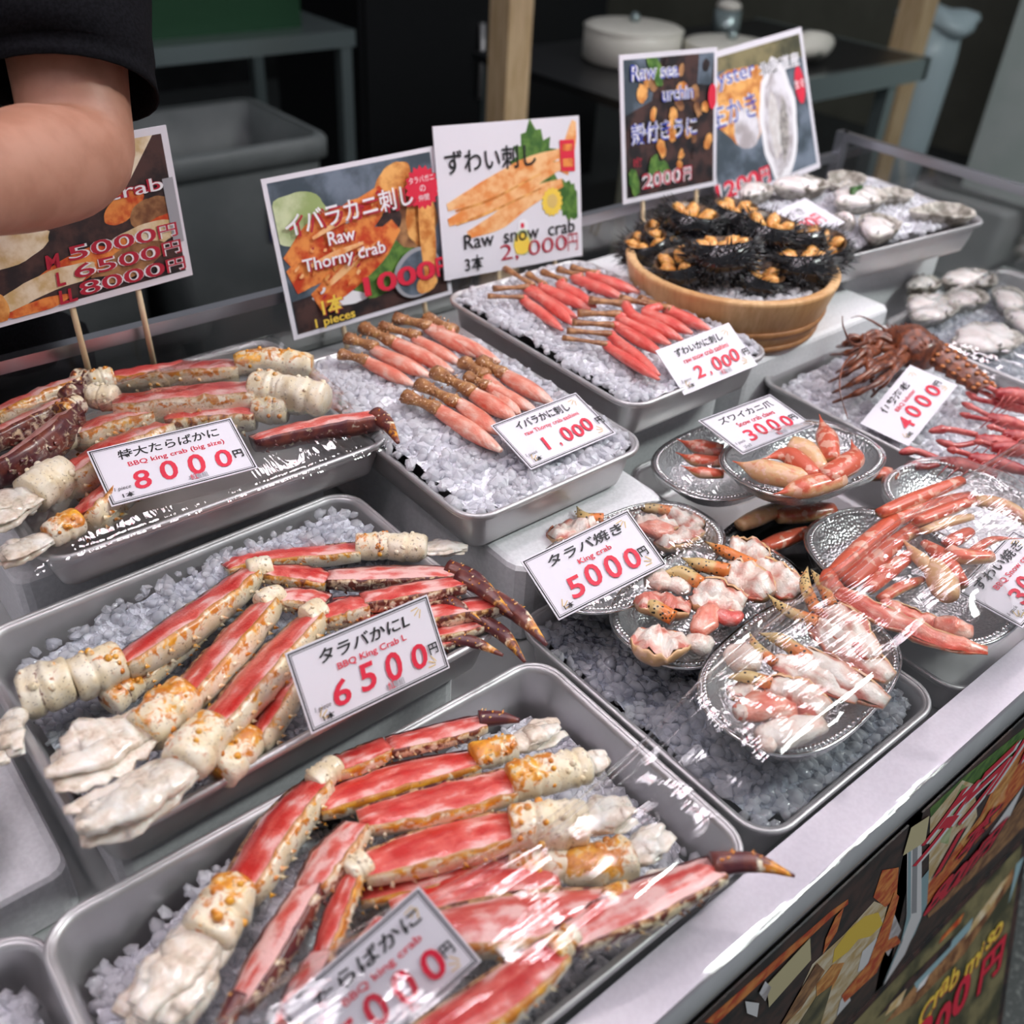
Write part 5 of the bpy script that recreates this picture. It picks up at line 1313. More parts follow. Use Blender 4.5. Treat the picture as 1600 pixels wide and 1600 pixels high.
for i, a in enumerate((((1178, 300), -.458, 78, .3, 'opened oyster at the left end of the rear tray, beneath the sign'), ((1248, 290), -.455, 100, -.2, 'pale opened oyster with a brown streak, behind the small red-written card'),
                       ((1338, 310), -.457, 118, .1, 'opened oyster with a green garnish on the white ice', True), ((1318, 283), -.462, 90, .2, 'dark oyster shell at the back rim of the rear tray', False, True),
                       ((1372, 356), -.458, 104, .45, 'front oyster of the rear tray with a dark brown shell side'), ((1392, 305), -.463, 70, -.4, 'small dark oyster shell behind the front oyster', False, True),
                       ((1470, 332), -.462, 108, -.45, 'long brown oyster shell at the right side of the rear tray', False, True), ((1322, 345), -.462, 46, 1.2, 'lump of white oyster between the card and the front oyster'))):
    put_oyster(*a[:5], g8, 20 + i, *(a[5:]))
for i, a in enumerate((((1452, 484), -.572, 120, .2, 'wrapped oyster nearest the lobster tray'), ((1512, 438), -.574, 100, -.3, 'rearmost wrapped oyster in the right tray'), ((1535, 532), -.572, 140, -.1, 'front wrapped oyster with a white shell in the right tray'),
                       ((1578, 470), -.574, 90, .5, 'wrapped oyster at the right border behind the front one'), ((1508, 468), -.576, 90, .1, 'wrapped oyster in the middle of the right tray'), ((1605, 505), -.574, 100, .7, 'wrapped oyster cut by the right border'), ((1440, 445), -.578, 70, .0, 'small wrapped oyster at the back left of the right tray'))):
    put_oyster(*a[:5], g9, 40 + i)
mb = MB(); rows = []
for i in range(25):
    row = []
    for j in range(19):
        x, y = -.5 + i / 24, -.5 + j / 18; e = max(abs(x), abs(y)) * 2
        q = Vector((x * .366, y * .242, 0)); q.rotate(Matrix.Rotation(math.radians(2), 3, 'Z'))
        row.append(mb.add(V(1.405, .515, -.5675 + .016 * (1 - e ** 3) + .006 * noise.noise(Vector((x * 9, y * 9, 2))) * (1 - e) - .012 * sm(.96, 1, e)) + q, (x * .37, y * .24)))
    rows.append(row)
mb.grid(rows); tag(obj('cling_film', mb, MAT['wrap'], T9), 'clear film stretched over the oysters')

# ---------------------------------------------------------------- spiny lobster and red prawns
def w8(pts, z): return px(pts, z, (1150, 300), .28125)
q = w8([(800, 810, 190), (950, 850, 290), (1090, 920, 260)], -.545)
lob = thing('spiny_lobster', 'brown red spiny lobster with tangled legs at the back of the prawn tray', 'lobster', q[0][0] - Z * .03)
mb = MB(); P, W = resample(q, 14); rows = []
for i in range(14):
    T, N, S = frame(P, i, 0); r = W[i] * .5 * math.sin(math.pi * (.12 + .7 * i / 13)) ** .5
    rows.append([mb.add(P[i] + (S * math.cos(a) + N * math.sin(a) * .8) * r * (1 + .08 * nv((i, a * 3, 1), 1))) for a in (2 * math.pi * j / 16 for j in range(16))])
mb.grid(rows, True); mb.fan(rows[0], mb.add(P[0]), True); mb.fan(rows[-1], mb.add(P[-1]))
rg = random.Random(11)
for _ in range(90):
    i = rg.randint(1, 12); a = rg.uniform(-.3, 3.4); T, N, S = frame(P, i, 0); o = S * math.cos(a) + N * math.sin(a) * .8
    mb.cone(P[i] + o * W[i] * .42, (o - T * .8) * W[i] * rg.uniform(.06, .11), W[i] * .03, 5)
obj('carapace', mb, MAT['lobster'], lob)
tq = w8([(1080, 890, 200), (1180, 955, 190), (1290, 1030, 170), (1390, 1110, 130)], -.553); P, W = resample(tq, 36)
for k in range(6):
    mb = MB(); rows = []
    for i in range(6):
        ii = k * 6 + i; ii = min(ii, 35); T, N, S = frame(P, ii, 0); r = W[ii] * .5 * (1.06 - .05 * i)
        rows.append([mb.add(P[ii] + (S * math.cos(a) + N * math.sin(a) * .7) * r) for a in (math.pi * (-.12 + 1.24 * j / 14) for j in range(15))])
    mb.grid(rows); sg = obj('tail_segment', mb, MAT['lobster'], lob)
    mb = MB(); ii = k * 6 + 3; T, N, S = frame(P, ii, 0)
    for a in (.35, .9, 1.6, 2.3, 2.8): mb.ball(P[ii] + (S * math.cos(a) + N * math.sin(a) * .7) * W[ii] * .5, (.0032, .0032, .0018), 7, 5)
    obj('pale_spots', mb, MAT['lobster_spot'], sg)
for k in range(20):
    a0 = rg.uniform(.0, 1); x0, y0 = 780 + 260 * a0, 850 + 60 * a0
    ex, ey = (470 + 320 * rg.random(), 900 + 300 * rg.random()) if k % 5 else (560, 860)
    mx, my = (x0 + ex) / 2 + rg.uniform(-70, 70), (y0 + ey) / 2 + rg.uniform(-110, 10)
    p_ = w8([(x0, y0, 52, .0), (mx, my, 40, .014), ((mx + ex) / 2, (my + ey) / 2 + 10, 34, .006), (ex, ey, 12, -.018)], -.548)
    P, W = resample(p_, 16); mb = MB(); mb.tube(P, [w * .5 * (1 + .25 * math.sin(i * 1.4)) for i, w in enumerate(W)], 8); obj('leg', mb, MAT['lobster'], lob)
for pts in ([(800, 800, 22), (660, 850, 16, .03), (600, 760, 10, .06), (590, 690, 6, .05)], [(790, 830, 22), (620, 930, 14, .02), (575, 1080, 9, .01), (620, 1260, 5, -.015)], [(850, 780, 18), (760, 720, 12, .02), (690, 690, 7, .03), (640, 700, 4, .02)]):
    P, W = resample(w8(pts, -.545), 18); mb = MB(); mb.tube(P, [w * .5 for w in W], 7); obj('antenna', mb, MAT['lobster'], lob)

def prawn(label, body, claws, z):
    q = w8(body, z); t = thing('red_prawn', label, 'prawn', q[0][0] - Z * .01, 'red prawns in the lobster tray'); P, W = resample(q, 20)
    mb = MB(); mb.tube(P, [w * .62 * (.45 + .55 * math.sin(math.pi * (.10 + .8 * i / 19))) * (1 + .05 * math.cos(i * 2.1)) for i, w in enumerate(W)], 10, sq=.85); obj('body', mb, MAT['prawn'], t)
    for c in claws:
        p, w = resample(w8(c, z), 12); mb = MB(); mb.tube(p, [x * .62 * (1.2 if i > 6 else .7) * (1 if i < 11 else .3) for i, x in enumerate(w)], 7); obj('claw_arm', mb, MAT['prawn'], t)
    for k in range(5):
        i = 4 + 2 * k; T, N, S = frame(P, i, 0); s_ = 1 if k % 2 else -1
        mb = MB(); mb.tube([P[i], P[i] + S * s_ * W[i] * .7 - T * .006 + Z * .002, P[i] + S * s_ * W[i] * 1.2 - T * .014 - Z * .008], [.0012, .001, .0005], 6); obj('leg', mb, MAT['prawn'], t)
prawn('red prawn with long claws nearest the 4000 card', [(1330, 1370, 70), (1470, 1400, 90), (1620, 1440, 70)], ([(1340, 1350, 40), (1180, 1320, 44), (1070, 1330, 20)], [(1340, 1390, 36), (1220, 1410, 40), (1110, 1380, 18)]), -.560)
prawn('red prawn at the front corner of the prawn tray', [(1130, 1500, 80), (1280, 1530, 90), (1450, 1580, 70)], ([(1140, 1490, 44), (1000, 1440, 46), (905, 1450, 20)], [(1140, 1510, 40), (1040, 1530, 44), (950, 1500, 18)]), -.562)
prawn('red prawn beside the tail of the lobster', [(1420, 1160, 70), (1540, 1180, 80), (1680, 1230, 60)], ([(1430, 1140, 34), (1330, 1090, 40), (1270, 1075, 16)], [(1430, 1170, 34), (1340, 1150, 36), (1275, 1110, 16)]), -.560)
prawn('pale pink prawn on the ice in the middle of the prawn tray', [(1390, 1250, 60), (1500, 1275, 70), (1650, 1320, 60)], ([(1400, 1240, 30), (1320, 1200, 34), (1250, 1170, 14)], [(1400, 1265, 30), (1310, 1250, 34), (1240, 1230, 14)]), -.562)
prawn('red prawn lying under the glare at the right of the prawn tray', [(1290, 1470, 60), (1430, 1500, 76), (1640, 1560, 70)], ([(1300, 1460, 34), (1230, 1440, 38), (1170, 1430, 14)],), -.556)
prawn('last red prawn at the right border behind the film fold', [(1480, 1340, 60), (1580, 1360, 70), (1720, 1400, 60)], ([(1490, 1330, 30), (1440, 1310, 34), (1390, 1300, 14)],), -.554)

prawn('dark red prawn heaped right of the 4000 card', [(1440, 1120, 70), (1560, 1130, 84), (1720, 1180, 70)], ([(1450, 1110, 34), (1390, 1080, 36), (1350, 1060, 14)],), -.548)
prawn('red prawn heaped on the others above the film fold', [(1420, 1420, 70), (1540, 1430, 84), (1700, 1480, 70)], ([(1430, 1410, 34), (1370, 1390, 36), (1320, 1385, 14)],), -.548)

# ---------------------------------------------------------------- plastic film
mb = MB(); rows = []
for i in range(61):
    row = []
    for j in range(46):
        x, y = -.5 + i / 60, -.515 + j * 1.03 / 45; e = max(abs(x), abs(y)) * 2
        z = -.5085 + .024 * (1 - min(1, e) ** 2.5) + .004 * noise.noise(Vector((x * 14, y * 20, 1))) * (1 - min(1, e)) + .003 * noise.noise(Vector((x * 40, y * 12, 5))) * (1 - min(1, e))
        if e > 1: z -= .02 * (e - 1) * 20 * .4
        z -= .006 * sm(.42, .5, x) * sm(0, -.4, y)
        row.append(mb.add(V(.282 + x * .345, .805 + y * .262, z), (x * .34, y * .26)))
    rows.append(row)
mb.grid(rows); tag(obj('cling_film', mb, MAT['wrap'], T1), 'wrinkled clear film over the big crab legs')
sheet = thing('plastic_film_sheet', 'clear plastic film stretched along the counter front over tray and packs', 'plastic film', V(.5, .23, -.60))
mb = MB(); rows = []
e0 = [(-.12, .292), (.117, .292), (.30, .278), (.52, .300), (.75, .318), (1.0, .325), (1.25, .33)]
for i in range(91):
    x = -.12 + i / 90 * 1.37
    for a, b in zip(e0, e0[1:]):
        if a[0] <= x <= b[0]: yb = a[1] + (b[1] - a[1]) * (x - a[0]) / (b[0] - a[0])
    row = []
    for j in range(25):
        t = j / 24; y = yb + (.150 - yb) * t
        top = -.543 + (.022 if .48 < x < .98 else .022 * sm(.36, .48, x) if x < .6 else .022 * sm(1.1, .98, x))
        z = top + (-.597 - top) * sm(.55, 1, t) * 1.0 + .0025 * noise.noise(Vector((x * 20, y * 60, 8))) * (1 - sm(.8, 1, t)) - .012 * sm(.06, 0, t)
        row.append(mb.add(V(x, y, z), (x, y)))
    rows.append(row)
mb.grid(rows); obj('film', mb, MAT['film'], sheet)
mb = MB()
for k, (dy, dz) in enumerate(((0, 0), (-.006, .0015), (-.013, .0015), (.004, -.002))):
    P = []
    for i in range(0, 91, 2):
        p = Vector(mb2) if False else Vector(rows and sheet.children[0].data.vertices[rows[i][1]].co) + ORG[sheet.as_pointer()]
        P.append(p + Vector((0, dy + .002 * math.sin(i * .21 + k), dz + .0012 * math.sin(i * .33 + k * 2))))
    mb.tube(P, .0007, 5)
obj('film_fold', mb, MAT['clear_plastic'], sheet)

# ---------------------------------------------------------------- posters on the front of the case
def poster(label, o, ux, uy, W, H, out=None):
    o = V(*o); t = thing('front_poster', label, 'poster', o, 'posters on the front of the display case'); p = Plate(t, o, ux, uy, W, H); p.base_poly(out or [(0, 0), (1, 0), (1, 1), (0, 1)], 'print_dark', .0015); return p
FY = .1525
def onto(pl, u, v):                         # where the sheet shows at u, v
    d = ray(u, v); q = EYE + d * ((pl.o - EYE).dot(pl.n) / d.dot(pl.n)) - pl.o
    return min(.995, max(.005, q.dot(pl.ux) / pl.W + .5)), min(.99, max(.01, q.dot(pl.uy) / pl.H + .5))
def shape(pl, mat, *pts): pl.poly([onto(pl, 1100 + x / 3.2, 1100 + y / 3.2) for x, y in pts], mat)
p1 = poster('front poster with a grilled crab on black, left of the folded corner', (.375, FY, -.905), (1, 0, 0), (0, 0, 1), .89, .48, [(0, 0), (.978, 0), (.77, 1), (0, 1)])
for s_ in (('print_crab', (0, 1590), (640, 1030), (720, 975), (720, 1000), (640, 1062), (60, 1600)), ('print_oyster', (930, 1000), (985, 1130), (920, 1260), (890, 1210)),
           ('print_cream', (850, 985), (915, 1010), (890, 1110), (850, 1250), (760, 1400), (640, 1600), (400, 1600), (540, 1300), (700, 1150)), ('print_crab', (890, 830), (972, 815), (962, 960), (905, 1015), (845, 965)),
           ('yellow_ink', (870, 1040), (893, 1100), (830, 1160), (770, 1175), (720, 1235), (640, 1295), (650, 1225), (720, 1130), (800, 1060)), ('white_ink', (862, 1165), (872, 1230), (820, 1310), (765, 1340), (790, 1235)),
           ('print_orange', (640, 1300), (700, 1290), (640, 1420), (560, 1500), (560, 1400)), ('print_olive', (640, 1400), (580, 1600), (470, 1600), (560, 1460)), ('white_ink', (720, 1420), (730, 1480), (660, 1560), (680, 1480)),
           ('print_crab', (950, 935), (972, 960), (905, 1230), (860, 1340), (700, 1490), (685, 1455), (820, 1290), (890, 1100)), ('print_crab', (695, 1015), (660, 1135), (590, 1250), (605, 1170), (655, 1060)),
           ('print_crab', (960, 1155), (982, 1190), (890, 1245), (875, 1200)), ('print_brown', (560, 1290), (600, 1330), (480, 1520), (400, 1600), (380, 1600), (460, 1460)),
           ('masking_tape', (525, 1165), (530, 1275), (320, 1512), (308, 1400)), ('white_ink', (200, 1480), (270, 1490), (260, 1560), (210, 1540)), ('print_oyster', (330, 1410), (300, 1380), (270, 1440), (300, 1480))): shape(p1, *s_)
p2 = poster('front poster with red lettering and a crab leg on the right', (.975, FY, -.905), (1, 0, 0), (0, 0, 1), .76, .48, [(.235, 0), (1, 0), (1, 1), (0, 1)])
for s_ in (('print_leaf', (1130, 520), (1320, 330), (1600, 120), (1600, 260), (1400, 420), (1140, 640)), ('print_cream', (1130, 570), (1290, 380), (1350, 400), (1365, 560), (1250, 770), (1120, 930)), ('print_pale_green', (1290, 400), (1330, 420), (1250, 560), (1220, 700), (1180, 690), (1230, 520)),
           ('print_crab', (1600, 200), (1600, 400), (1400, 640), (1180, 910), (1110, 1010), (1120, 900), (1380, 560), (1500, 300)), ('print_orange', (1500, 330), (1590, 260), (1480, 480), (1300, 720), (1280, 690), (1400, 540)), ('print_meat', (1420, 540), (1520, 390), (1500, 470), (1380, 640)),
           ('white_ink', (1600, 400), (1490, 640), (1370, 740), (1430, 640)), ('print_brown', (1600, 450), (1600, 610), (1400, 810), (1120, 1070), (1110, 1015), (1400, 745)),
           ('stripe_blue', (1085, 870), (1122, 825), (1112, 1000), (1050, 1150), (980, 1265), (1062, 1080)), ('white_ink', (1012, 742), (1085, 695), (1084, 1060), (1000, 1250), (900, 1400), (885, 1420), (990, 1180), (1010, 1050)), ('grey_ink', (1040, 722), (1064, 706), (1060, 1040), (1034, 1046)),
           ('stripe_blue', (1018, 738), (1030, 730), (1030, 1060), (960, 1250), (890, 1400), (985, 1170), (1012, 1050)), ('masking_tape', (1020, 600), (1122, 555), (1102, 685), (990, 755))): shape(p2, *s_)
for c, (u, v), h_ in (('タ', (1210, 580), .19), ('ラ', (1400, 410), .18), ('バ', (1582, 225), .17)):
    X, Y = onto(p2, 1100 + u / 3.2, 1100 + v / 3.2); p2.text(c, X, Y, h_, 'red_ink', bold=.03, shear=.1, back='white_ink', off=(.01, -.012))
for c, (u, v) in (('1', (1218, 740)), ('本', (1368, 630)), ('8', (1165, 950)), ('0', (1240, 880)), ('0', (1305, 815)), ('0', (1350, 765)), ('円', (1400, 705))):
    X, Y = onto(p2, 1100 + u / 3.2, 1100 + v / 3.2); p2.text(c, X, Y, .13 if c not in '1本' else .15, 'red_ink', bold=.03, shear=.1, back='ink', off=(.008, -.012))
uy2 = Vector((0, .085, .32)).normalized(); n2 = Vector((1, 0, 0)).cross(uy2); c0 = V(.153, FY - .0, -1.14); c0 = Vector((0, FY - .002, CZ - 1.142))
def onp(u, v): d = ray(u, v); return EYE + d * ((c0 - EYE).dot(n2) / d.dot(n2))
p3 = poster('lower front poster of crab miso sloping out towards the floor', (.55, FY - .002 - .085 * .62, -1.142 - .32 * .62), (1, 0, 0), tuple(uy2), 1.20, .41)
p3.poly([(0, .98), (.985, .98), (.985, .02), (0, .02)], 'print_olive')
for s_ in (('print_brown', (1545, 820), (1555, 865), (1300, 1250), (1050, 1500), (900, 1600), (1100, 1350), (1350, 1080)), ('print_cream', (1530, 850), (1440, 1010), (1300, 1180), (1350, 1080), (1480, 900)), ('stripe_blue', (1345, 1065), (1330, 1125), (1060, 1425), (1050, 1395)), ('stripe_blue', (1560, 800), (1600, 760), (1545, 930), (1520, 1000)),
           ('white_ink', (1130, 1340), (1100, 1400), (1060, 1440), (1075, 1400)), ('print_dark', (1250, 1150), (1230, 1210), (950, 1500), (860, 1570), (1000, 1400)), ('print_crab', (1300, 1040), (1280, 1090), (1170, 1200), (1190, 1160)), ('print_cream', (1010, 1420), (980, 1500), (900, 1560), (930, 1500))): shape(p3, *s_)
def on3(u, v):
    d = onp(u, v) - p3.o
    return d.dot(p3.ux) / p3.W + .5, d.dot(p3.uy) / p3.H + .5
for c, (u, v) in zip('Crab miso', ((1447, 1580), (1465, 1556), (1475, 1540), (1490, 1526), (0, 0), (1517, 1508), (1533, 1483), (1545, 1468), (1557, 1454))):
    if c != ' ': X, Y = on3(u, v); p3.text(c, X, Y, .095 if c in 'Cb' else .07, 'yellow_ink', bold=.02, shear=.2, back='brown_red_ink', off=(.002, -.008))
for c, (u, v) in zip('200円', ((1440, 1620), (1470, 1596), (1500, 1553), (1547, 1506))): X, Y = on3(u, v); p3.text(c, X, Y, .17, 'red_ink', bold=.03, shear=.1, back='ink', off=(.003, -.01))
for p in (p1, p2, p3): p.finish()
mb = MB(False); a = V(-1.0, .153, -1.14); b = V(-1.0, .055, -1.55)
i = [mb.add(V(x, y, z)) for x in (-1.0, 1.09) for y, z in ((.165, -1.14), (.153, -1.142), (.058, -1.50), (.058, -1.55), (.165, -1.55))]
for k in range(5): mb.face(i[k], i[(k + 1) % 5], i[(k + 1) % 5 + 5], i[k + 5])
mb.face(*i[:5][::-1]); mb.face(*i[5:]); obj('kick_panel', mb, MAT['counter_grey'], case)

# ---------------------------------------------------------------- the seller
def skin_mesh(pts, edges, name, mat, parent, sub=2, root=0):
    me = bpy.data.meshes.new(name); o0 = ORG[parent.as_pointer()]
    me.from_pydata([tuple(Vector(p[:3]) - o0) for p in pts], edges, []); o = link(bpy.data.objects.new(name, me), parent)
    o.modifiers.new('skin', 'SKIN')
    for i, p in enumerate(pts):
        r = p[3]; me.skin_vertices[0].data[i].radius = r if isinstance(r, tuple) else (r, r)
    me.skin_vertices[0].data[root].use_root = True
    s_ = o.modifiers.new('sub', 'SUBSURF'); s_.levels = s_.render_levels = sub
    dg = bpy.context.evaluated_depsgraph_get(); dg.update()
    m2 = bpy.data.meshes.new_from_object(o.evaluated_get(dg)); o.modifiers.clear(); o.data = m2
    for p in m2.polygons: p.use_smooth = True
    m2.materials.clear(); m2.materials.append(MAT[mat]); ORG[o.as_pointer()] = o0
    return o
YA = .845
elb, sho, wri = aty(126, 246, YA + .01), aty(66, -190, YA + .12), aty(-185, 318, YA - .16)
per = thing('person', 'person in a black T-shirt behind the counter, bare bent arm reaching left', 'person', V(.0, 1.17, -1.55))
tx, ty = sho.x - .20, sho.y + .06
def A(p, r): return (p.x, p.y, p.z, r)
m_ = elb.lerp(wri, .25)
hand = wri + (wri - elb).normalized() * .085
pts = [(tx, 1.17, CZ - .58, (.155, .11)), (tx, 1.15, CZ - .35, (.145, .105)), (tx, 1.10, CZ - .12, (.165, .11)), (tx, 1.06, CZ + .06, (.13, .09)), (tx, 1.03, CZ + .14, .055), (tx, 1.00, CZ + .22, .06), (tx, .985, CZ + .30, (.078, .09)), (tx, .99, CZ + .38, (.070, .082)),
       A(sho, .062), A(sho.lerp(elb, .5), .053), A(sho.lerp(elb, .85), .046), A(elb, .051), A(m_, .054), A(elb.lerp(wri, .6), .040), A(wri, .029), A(hand, (.040, .018)),
       (tx - .2, 1.09, CZ + .03, .062), (tx - .28, 1.10, CZ - .22, .050), (tx - .31, 1.02, CZ - .36, .042), (tx - .31, .93, CZ - .44, .030), (tx - .31, .86, CZ - .46, (.04, .018)),
       (tx + .09, 1.17, CZ - .70, .095), (tx + .10, 1.16, CZ - 1.08, .062), (tx + .10, 1.19, CZ - 1.48, .042), (tx + .11, 1.09, CZ - 1.52, .035), (tx - .09, 1.17, CZ - .70, .095), (tx - .10, 1.16, CZ - 1.08, .062), (tx - .10, 1.19, CZ - 1.48, .042), (tx - .11, 1.09, CZ - 1.52, .035)]
ed = [(0, 1), (1, 2), (2, 3), (3, 4), (4, 5), (5, 6), (6, 7), (3, 8), (8, 9), (9, 10), (10, 11), (11, 12), (12, 13), (13, 14), (14, 15), (3, 16), (16, 17), (17, 18), (18, 19), (19, 20), (0, 21), (21, 22), (22, 23), (23, 24), (0, 25), (25, 26), (26, 27), (27, 28)]
for h0, wrist in ((15, wri), (20, Vector((tx - .31, .93, CZ - .44)))):
    hv = Vector(pts[h0][:3]); d = (hv - wrist).normalized(); s_ = d.cross(Z).normalized()
    for k, (off, ln, r) in enumerate(((-.026, .070, .0088), (-.009, .080, .0092), (.009, .075, .009), (.026, .060, .008), (.040, .045, .0095))):
        b = hv + s_ * off + d * (.016 if k < 4 else -.03); i0 = len(pts); dd = d if k < 4 else (d + s_ * .9).normalized()
        pts += [A(b, r * 1.1), A(b + dd * ln * .5, r), A(b + dd * ln * .82 - Z * ln * .25, r * .9), A(b + dd * ln - Z * ln * .5, r * .75)]
        ed += [(h0, i0), (i0, i0 + 1), (i0 + 1, i0 + 2), (i0 + 2, i0 + 3)]
skin_mesh(pts, ed, 'body', 'skin', per)
mb = MB(); hc = Vector((tx, .985, CZ + .31)); mb.ball(hc + Vector((0, .012, .035)), (.087, .098, .098), 20, 14, .06, 40); obj('hair', mb, MAT['hair'], per)
mb = MB(); mb.ball(hc + Vector((.032, -.085, .005)), .011); mb.ball(hc + Vector((-.032, -.085, .005)), .011); obj('eyes', mb, MAT['eye'], per)
mb = MB(); mb.cone(hc + Vector((0, -.083, .012)), Vector((0, -.022, -.035)), .014, 8); mb.ball(hc + Vector((.083, .0, -.005)), (.012, .02, .03)); mb.ball(hc + Vector((-.083, .0, -.005)), (.012, .02, .03)); obj('nose_and_ears', mb, MAT['skin'], per)
mb = MB(); mb.ball(hc + Vector((0, -.086, -.058)), (.026, .008, .007)); obj('mouth', mb, MAT['lip_skin'], per)
# the shirt: a shell round the trunk, and sleeves with a hem
mb = MB(); rows = []
for z, y, a, b in ((-.62, 1.17, .185, .14), (-.40, 1.155, .178, .135), (-.18, 1.115, .195, .14), (-.02, 1.075, .195, .13), (.06, 1.06, .165, .112), (.115, 1.045, .085, .08)):
    rows.append([mb.add((tx + a * math.cos(q) * (1 + .02 * math.sin(q * 5 + z * 20)), y + b * math.sin(q), CZ + z)) for q in (2 * math.pi * j / 30 for j in range(30))])
mb.grid(rows, True)
obj('t_shirt', mb, MAT['black_cotton'], per)
for s0, e0_, cut in ((sho, elb, .76), (Vector(pts[16][:3]), Vector(pts[17][:3]), .7)):
    mb = MB(); rows = []; T = (e0_ - s0).normalized(); S = T.cross(Vector((0, 1, 0))).normalized(); U = S.cross(T)
    ax = s0 - T * .06
    for i, q in enumerate((0, .12, .25, .4, .55, .68, .80, .90, .915, .97, 1.0, 1.0, .97, .80)):
        c = ax.lerp(s0.lerp(e0_, cut), q); r = (.055, .072, .077, .076, .073, .072, .070, .071, .0695, .0705, .0712, .0690, .0675, .066)[i]
        rows.append([mb.add(c + (S * math.cos(a) + U * math.sin(a) * .92) * r * (1 + .03 * math.sin(a * 3 + q * 6)) + T * .006 * math.sin(a + 1) * (q > .9)) for a in (2 * math.pi * j / 28 for j in range(28))])
    mb.grid(rows, True); mb.fan(rows[0], mb.add(ax), True); obj('sleeve', mb, MAT['black_cotton'], per)
mb = MB(); rows = []
for s_ in (1, -1):
    mb.tube([Vector((tx + s_ * .09, 1.17, CZ - .56)), Vector((tx + s_ * .10, 1.165, CZ - .85)), Vector((tx + s_ * .10, 1.17, CZ - 1.1)), Vector((tx + s_ * .10, 1.19, CZ - 1.47))], [.125, .10, .085, .07], 16)
obj('trousers', mb, MAT['black_cotton'], per)
mb = MB(); 
for s_ in (1, -1): mb.ball((tx + s_ * .105, 1.13, CZ - 1.50), (.05, .13, .048), 14, 9)
obj('shoes', mb, MAT['black_plastic'], per)

# ---------------------------------------------------------------- behind the counter
def boxes(t, name, mat, *bs):
    mb = MB(False)
    for a, b in bs: mb.box(V(*a), V(*b))
    return obj(name, mb, MAT[mat], t)
t = thing('work_table', 'steel work table behind the seller with a green crate on it', 'table', V(1.3, 3.2, -1.55))
boxes(t, 'table_top', 'aqua_metal', ((.6, 3.0, -.705), (1.86, 3.7, -.655)))
for x, y in ((1.83, 3.03), (.64, 3.03), (1.83, 3.66), (1.30, 3.66), (.64, 3.66)): boxes(t, 'leg', 'aqua_metal', ((x - .02, y - .02, -1.55), (x + .02, y + .02, -.705)))
t = thing('plastic_crate', 'large dark green plastic crate on the work table', 'crate', V(1.2, 3.3, -.655)); mb = MB(False)
mb.box(V(.85, 3.10, -.655), V(1.72, 3.6, -.25)); obj('crate_body', mb, MAT['green_crate'], t); boxes(t, 'crate_rim', 'green_crate', ((.83, 3.08, -.27), (1.74, 3.62, -.23)))
def bin_(label, x, y, w, d, top, lab=False):
    t = thing('waste_bin', label, 'bin', V(x, y, -1.55)); mb = MB(); rows = []
    for q, z in ((.86, -1.55), (.98, top - .05), (.98, top), (.93, top), (.90, top - .2), (.84, -1.5)): rows.append([mb.add(V(x + a * q, y + b * q, z)) for a, b in rrect(w, d, .04, 5)])
    mb.grid(rows, True); mb.face(*rows[-1]); mb.face(*rows[0][::-1]); obj('bin_body', mb, MAT['grey_bin'], t); mb = MB(); rows = []
    for q, z in ((.99, top - .055), (1.06, top - .05), (1.06, top - .005), (1.03, top + .004), (.95, top + .004)): rows.append([mb.add(V(x + a * q, y + b * q, z)) for a, b in rrect(w, d, .045, 5)])
    mb.grid(rows, True); obj('bin_rim', mb, MAT['grey_bin'], t)
    if lab: boxes(t, 'blue_sticker', 'blue_label', ((x + .04, y - d / 2 - .006, top - .25), (x + .13, y - d / 2 + .0, top - .16)))
bin_('large grey waste bin with a blue sticker under the work table', 1.155, 2.62, .46, .44, -.78, True)
bin_('smaller grey waste bin left of the large one', .76, 2.75, .30, .40, -.86)
def post(label, x, y, w):
    o = V(x, y, -1.55); mb = MB(False); mb.box(V(x - w / 2, y - w / 2, -1.55), V(x + w / 2, y + w / 2, 1.3)); tag(obj('wooden_post', mb, MAT['post_wood'], None, o), label, 'post')
post('square wooden post standing behind the white snow crab sign', 1.93, 2.30, .085)
post('square wooden post at the right, beside the covered bench', 4.25, 2.42, .11)
t = thing('cooler_cabinet', 'black cabinet in the dark behind the left wooden post', 'cabinet', V(2.8, 3.9, -1.55)); boxes(t, 'cabinet_body', 'dark_metal', ((2.25, 3.6, -1.55), (3.6, 4.3, -.45))); boxes(t, 'door_frame', 'dark_metal', ((2.27, 3.585, -1.4), (2.9, 3.6, -.5)), ((2.94, 3.585, -1.4), (3.58, 3.6, -.5)))
mb = MB()
for x in (2.84, 3.0): mb.tube([V(x, 3.57, -1.1), V(x, 3.56, -.95), V(x, 3.57, -.8)], .012, 8)
obj('handle', mb, MAT['steel'], t)
t = thing('bench', 'dark topped steel bench with pots behind the oyster sign', 'bench', V(3.0, 2.3, -1.55))
boxes(t, 'bench_top', 'dark_metal', ((2.15, 2.0, -.725), (3.62, 2.75, -.70))); boxes(t, 'bench_edge', 'aqua_metal', ((2.13, 1.97, -.775), (3.64, 2.0, -.70)), ((3.62, 1.97, -.775), (3.65, 2.77, -.70)))
for x, y in ((3.50, 2.03), (2.2, 2.03), (3.55, 2.7), (2.2, 2.7)): boxes(t, 'leg', 'aqua_metal', ((x - .025, y - .025, -1.55), (x + .025, y + .025, -.725)))
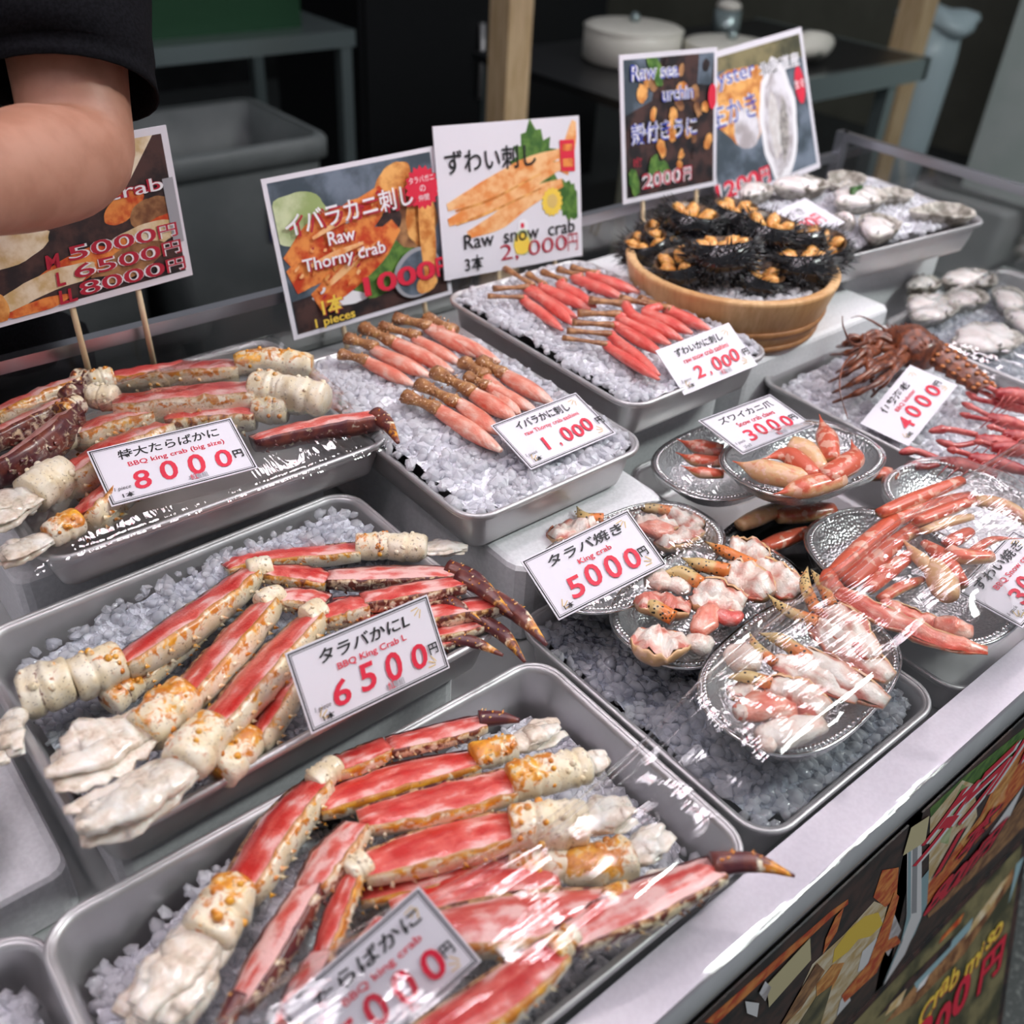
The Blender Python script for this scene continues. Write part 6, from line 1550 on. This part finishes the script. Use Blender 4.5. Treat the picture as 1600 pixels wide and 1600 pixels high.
boxes(t, 'lower_shelf', 'dark_metal', ((2.2, 2.02, -1.25), (3.58, 2.72, -1.22)))
for x, y, r, h, lb in ((2.55, 2.42, .16, .10, 'white enamel pot on the bench, left of two'), (2.78, 2.20, .15, .07, 'white shallow tub on the bench right behind the signs')):
    o = V(x, y, -.70); t = thing('pot', lb, 'pot', o); mb = MB(); rows = []
    for q, z in ((.9, 0), (1, .01), (1, h), (.96, h + .004), (.93, h), (.93, .02)): rows.append([mb.add(o + Vector((r * q * math.cos(a), r * q * math.sin(a), z))) for a in (2 * math.pi * j / 30 for j in range(30))])
    mb.grid(rows, True); mb.fan(rows[-1], mb.add(o + Z * .02)); obj('pot_body', mb, MAT['enamel'], t)
    mb = MB(); mb.ball(o + Z * (h + .002), (r * 1.03, r * 1.03, .018), 26, 8); obj('lid', mb, MAT['enamel'], t); mb = MB(); mb.ball(o + Z * (h + .03), .018); obj('knob', mb, MAT['aqua_metal'], t)
o = V(3.12, 2.14, -.70); mb = MB(); mb.ball(o + Z * .05, (.12, .06, .05), 18, 10, .35, 14); t = tag(obj('plastic_pouch', mb, MAT['enamel'], None, o), 'white pouch with a green mark on the bench', 'pouch'); mb = MB(); mb.ball(o + Vector((0, -.045, .05)), (.035, .018, .022), 10, 6); obj('green_mark', mb, MAT['green_crate'], t)
o = V(3.05, 2.45, -.70); mb = MB(); mb.tube([o + Z * .001, o + Z * .12], .05, 18); t = tag(obj('seasoning_jar', mb, MAT['aqua_metal'], None, o), 'small metal jar at the back of the bench', 'jar'); mb = MB(); mb.ball(o + Z * .13, (.045, .045, .02), 16, 7); obj('lid', mb, MAT['enamel'], t)
o = V(4.62, 2.52, -1.55); mb = MB(); mb.tube([o, o + Z * .3, o + Z * .66, o + Z * .80], [.11, .12, .13, .12], 20); t = tag(obj('waste_bin', mb, MAT['bag'], None, o), 'pale blue bin lined with a plastic bag in front of the olive wall', 'bin')
mb = MB(); mb.ball(o + Z * .82, (.17, .16, .06), 22, 10, .45, 9); obj('bin_bag', mb, MAT['bag'], t)
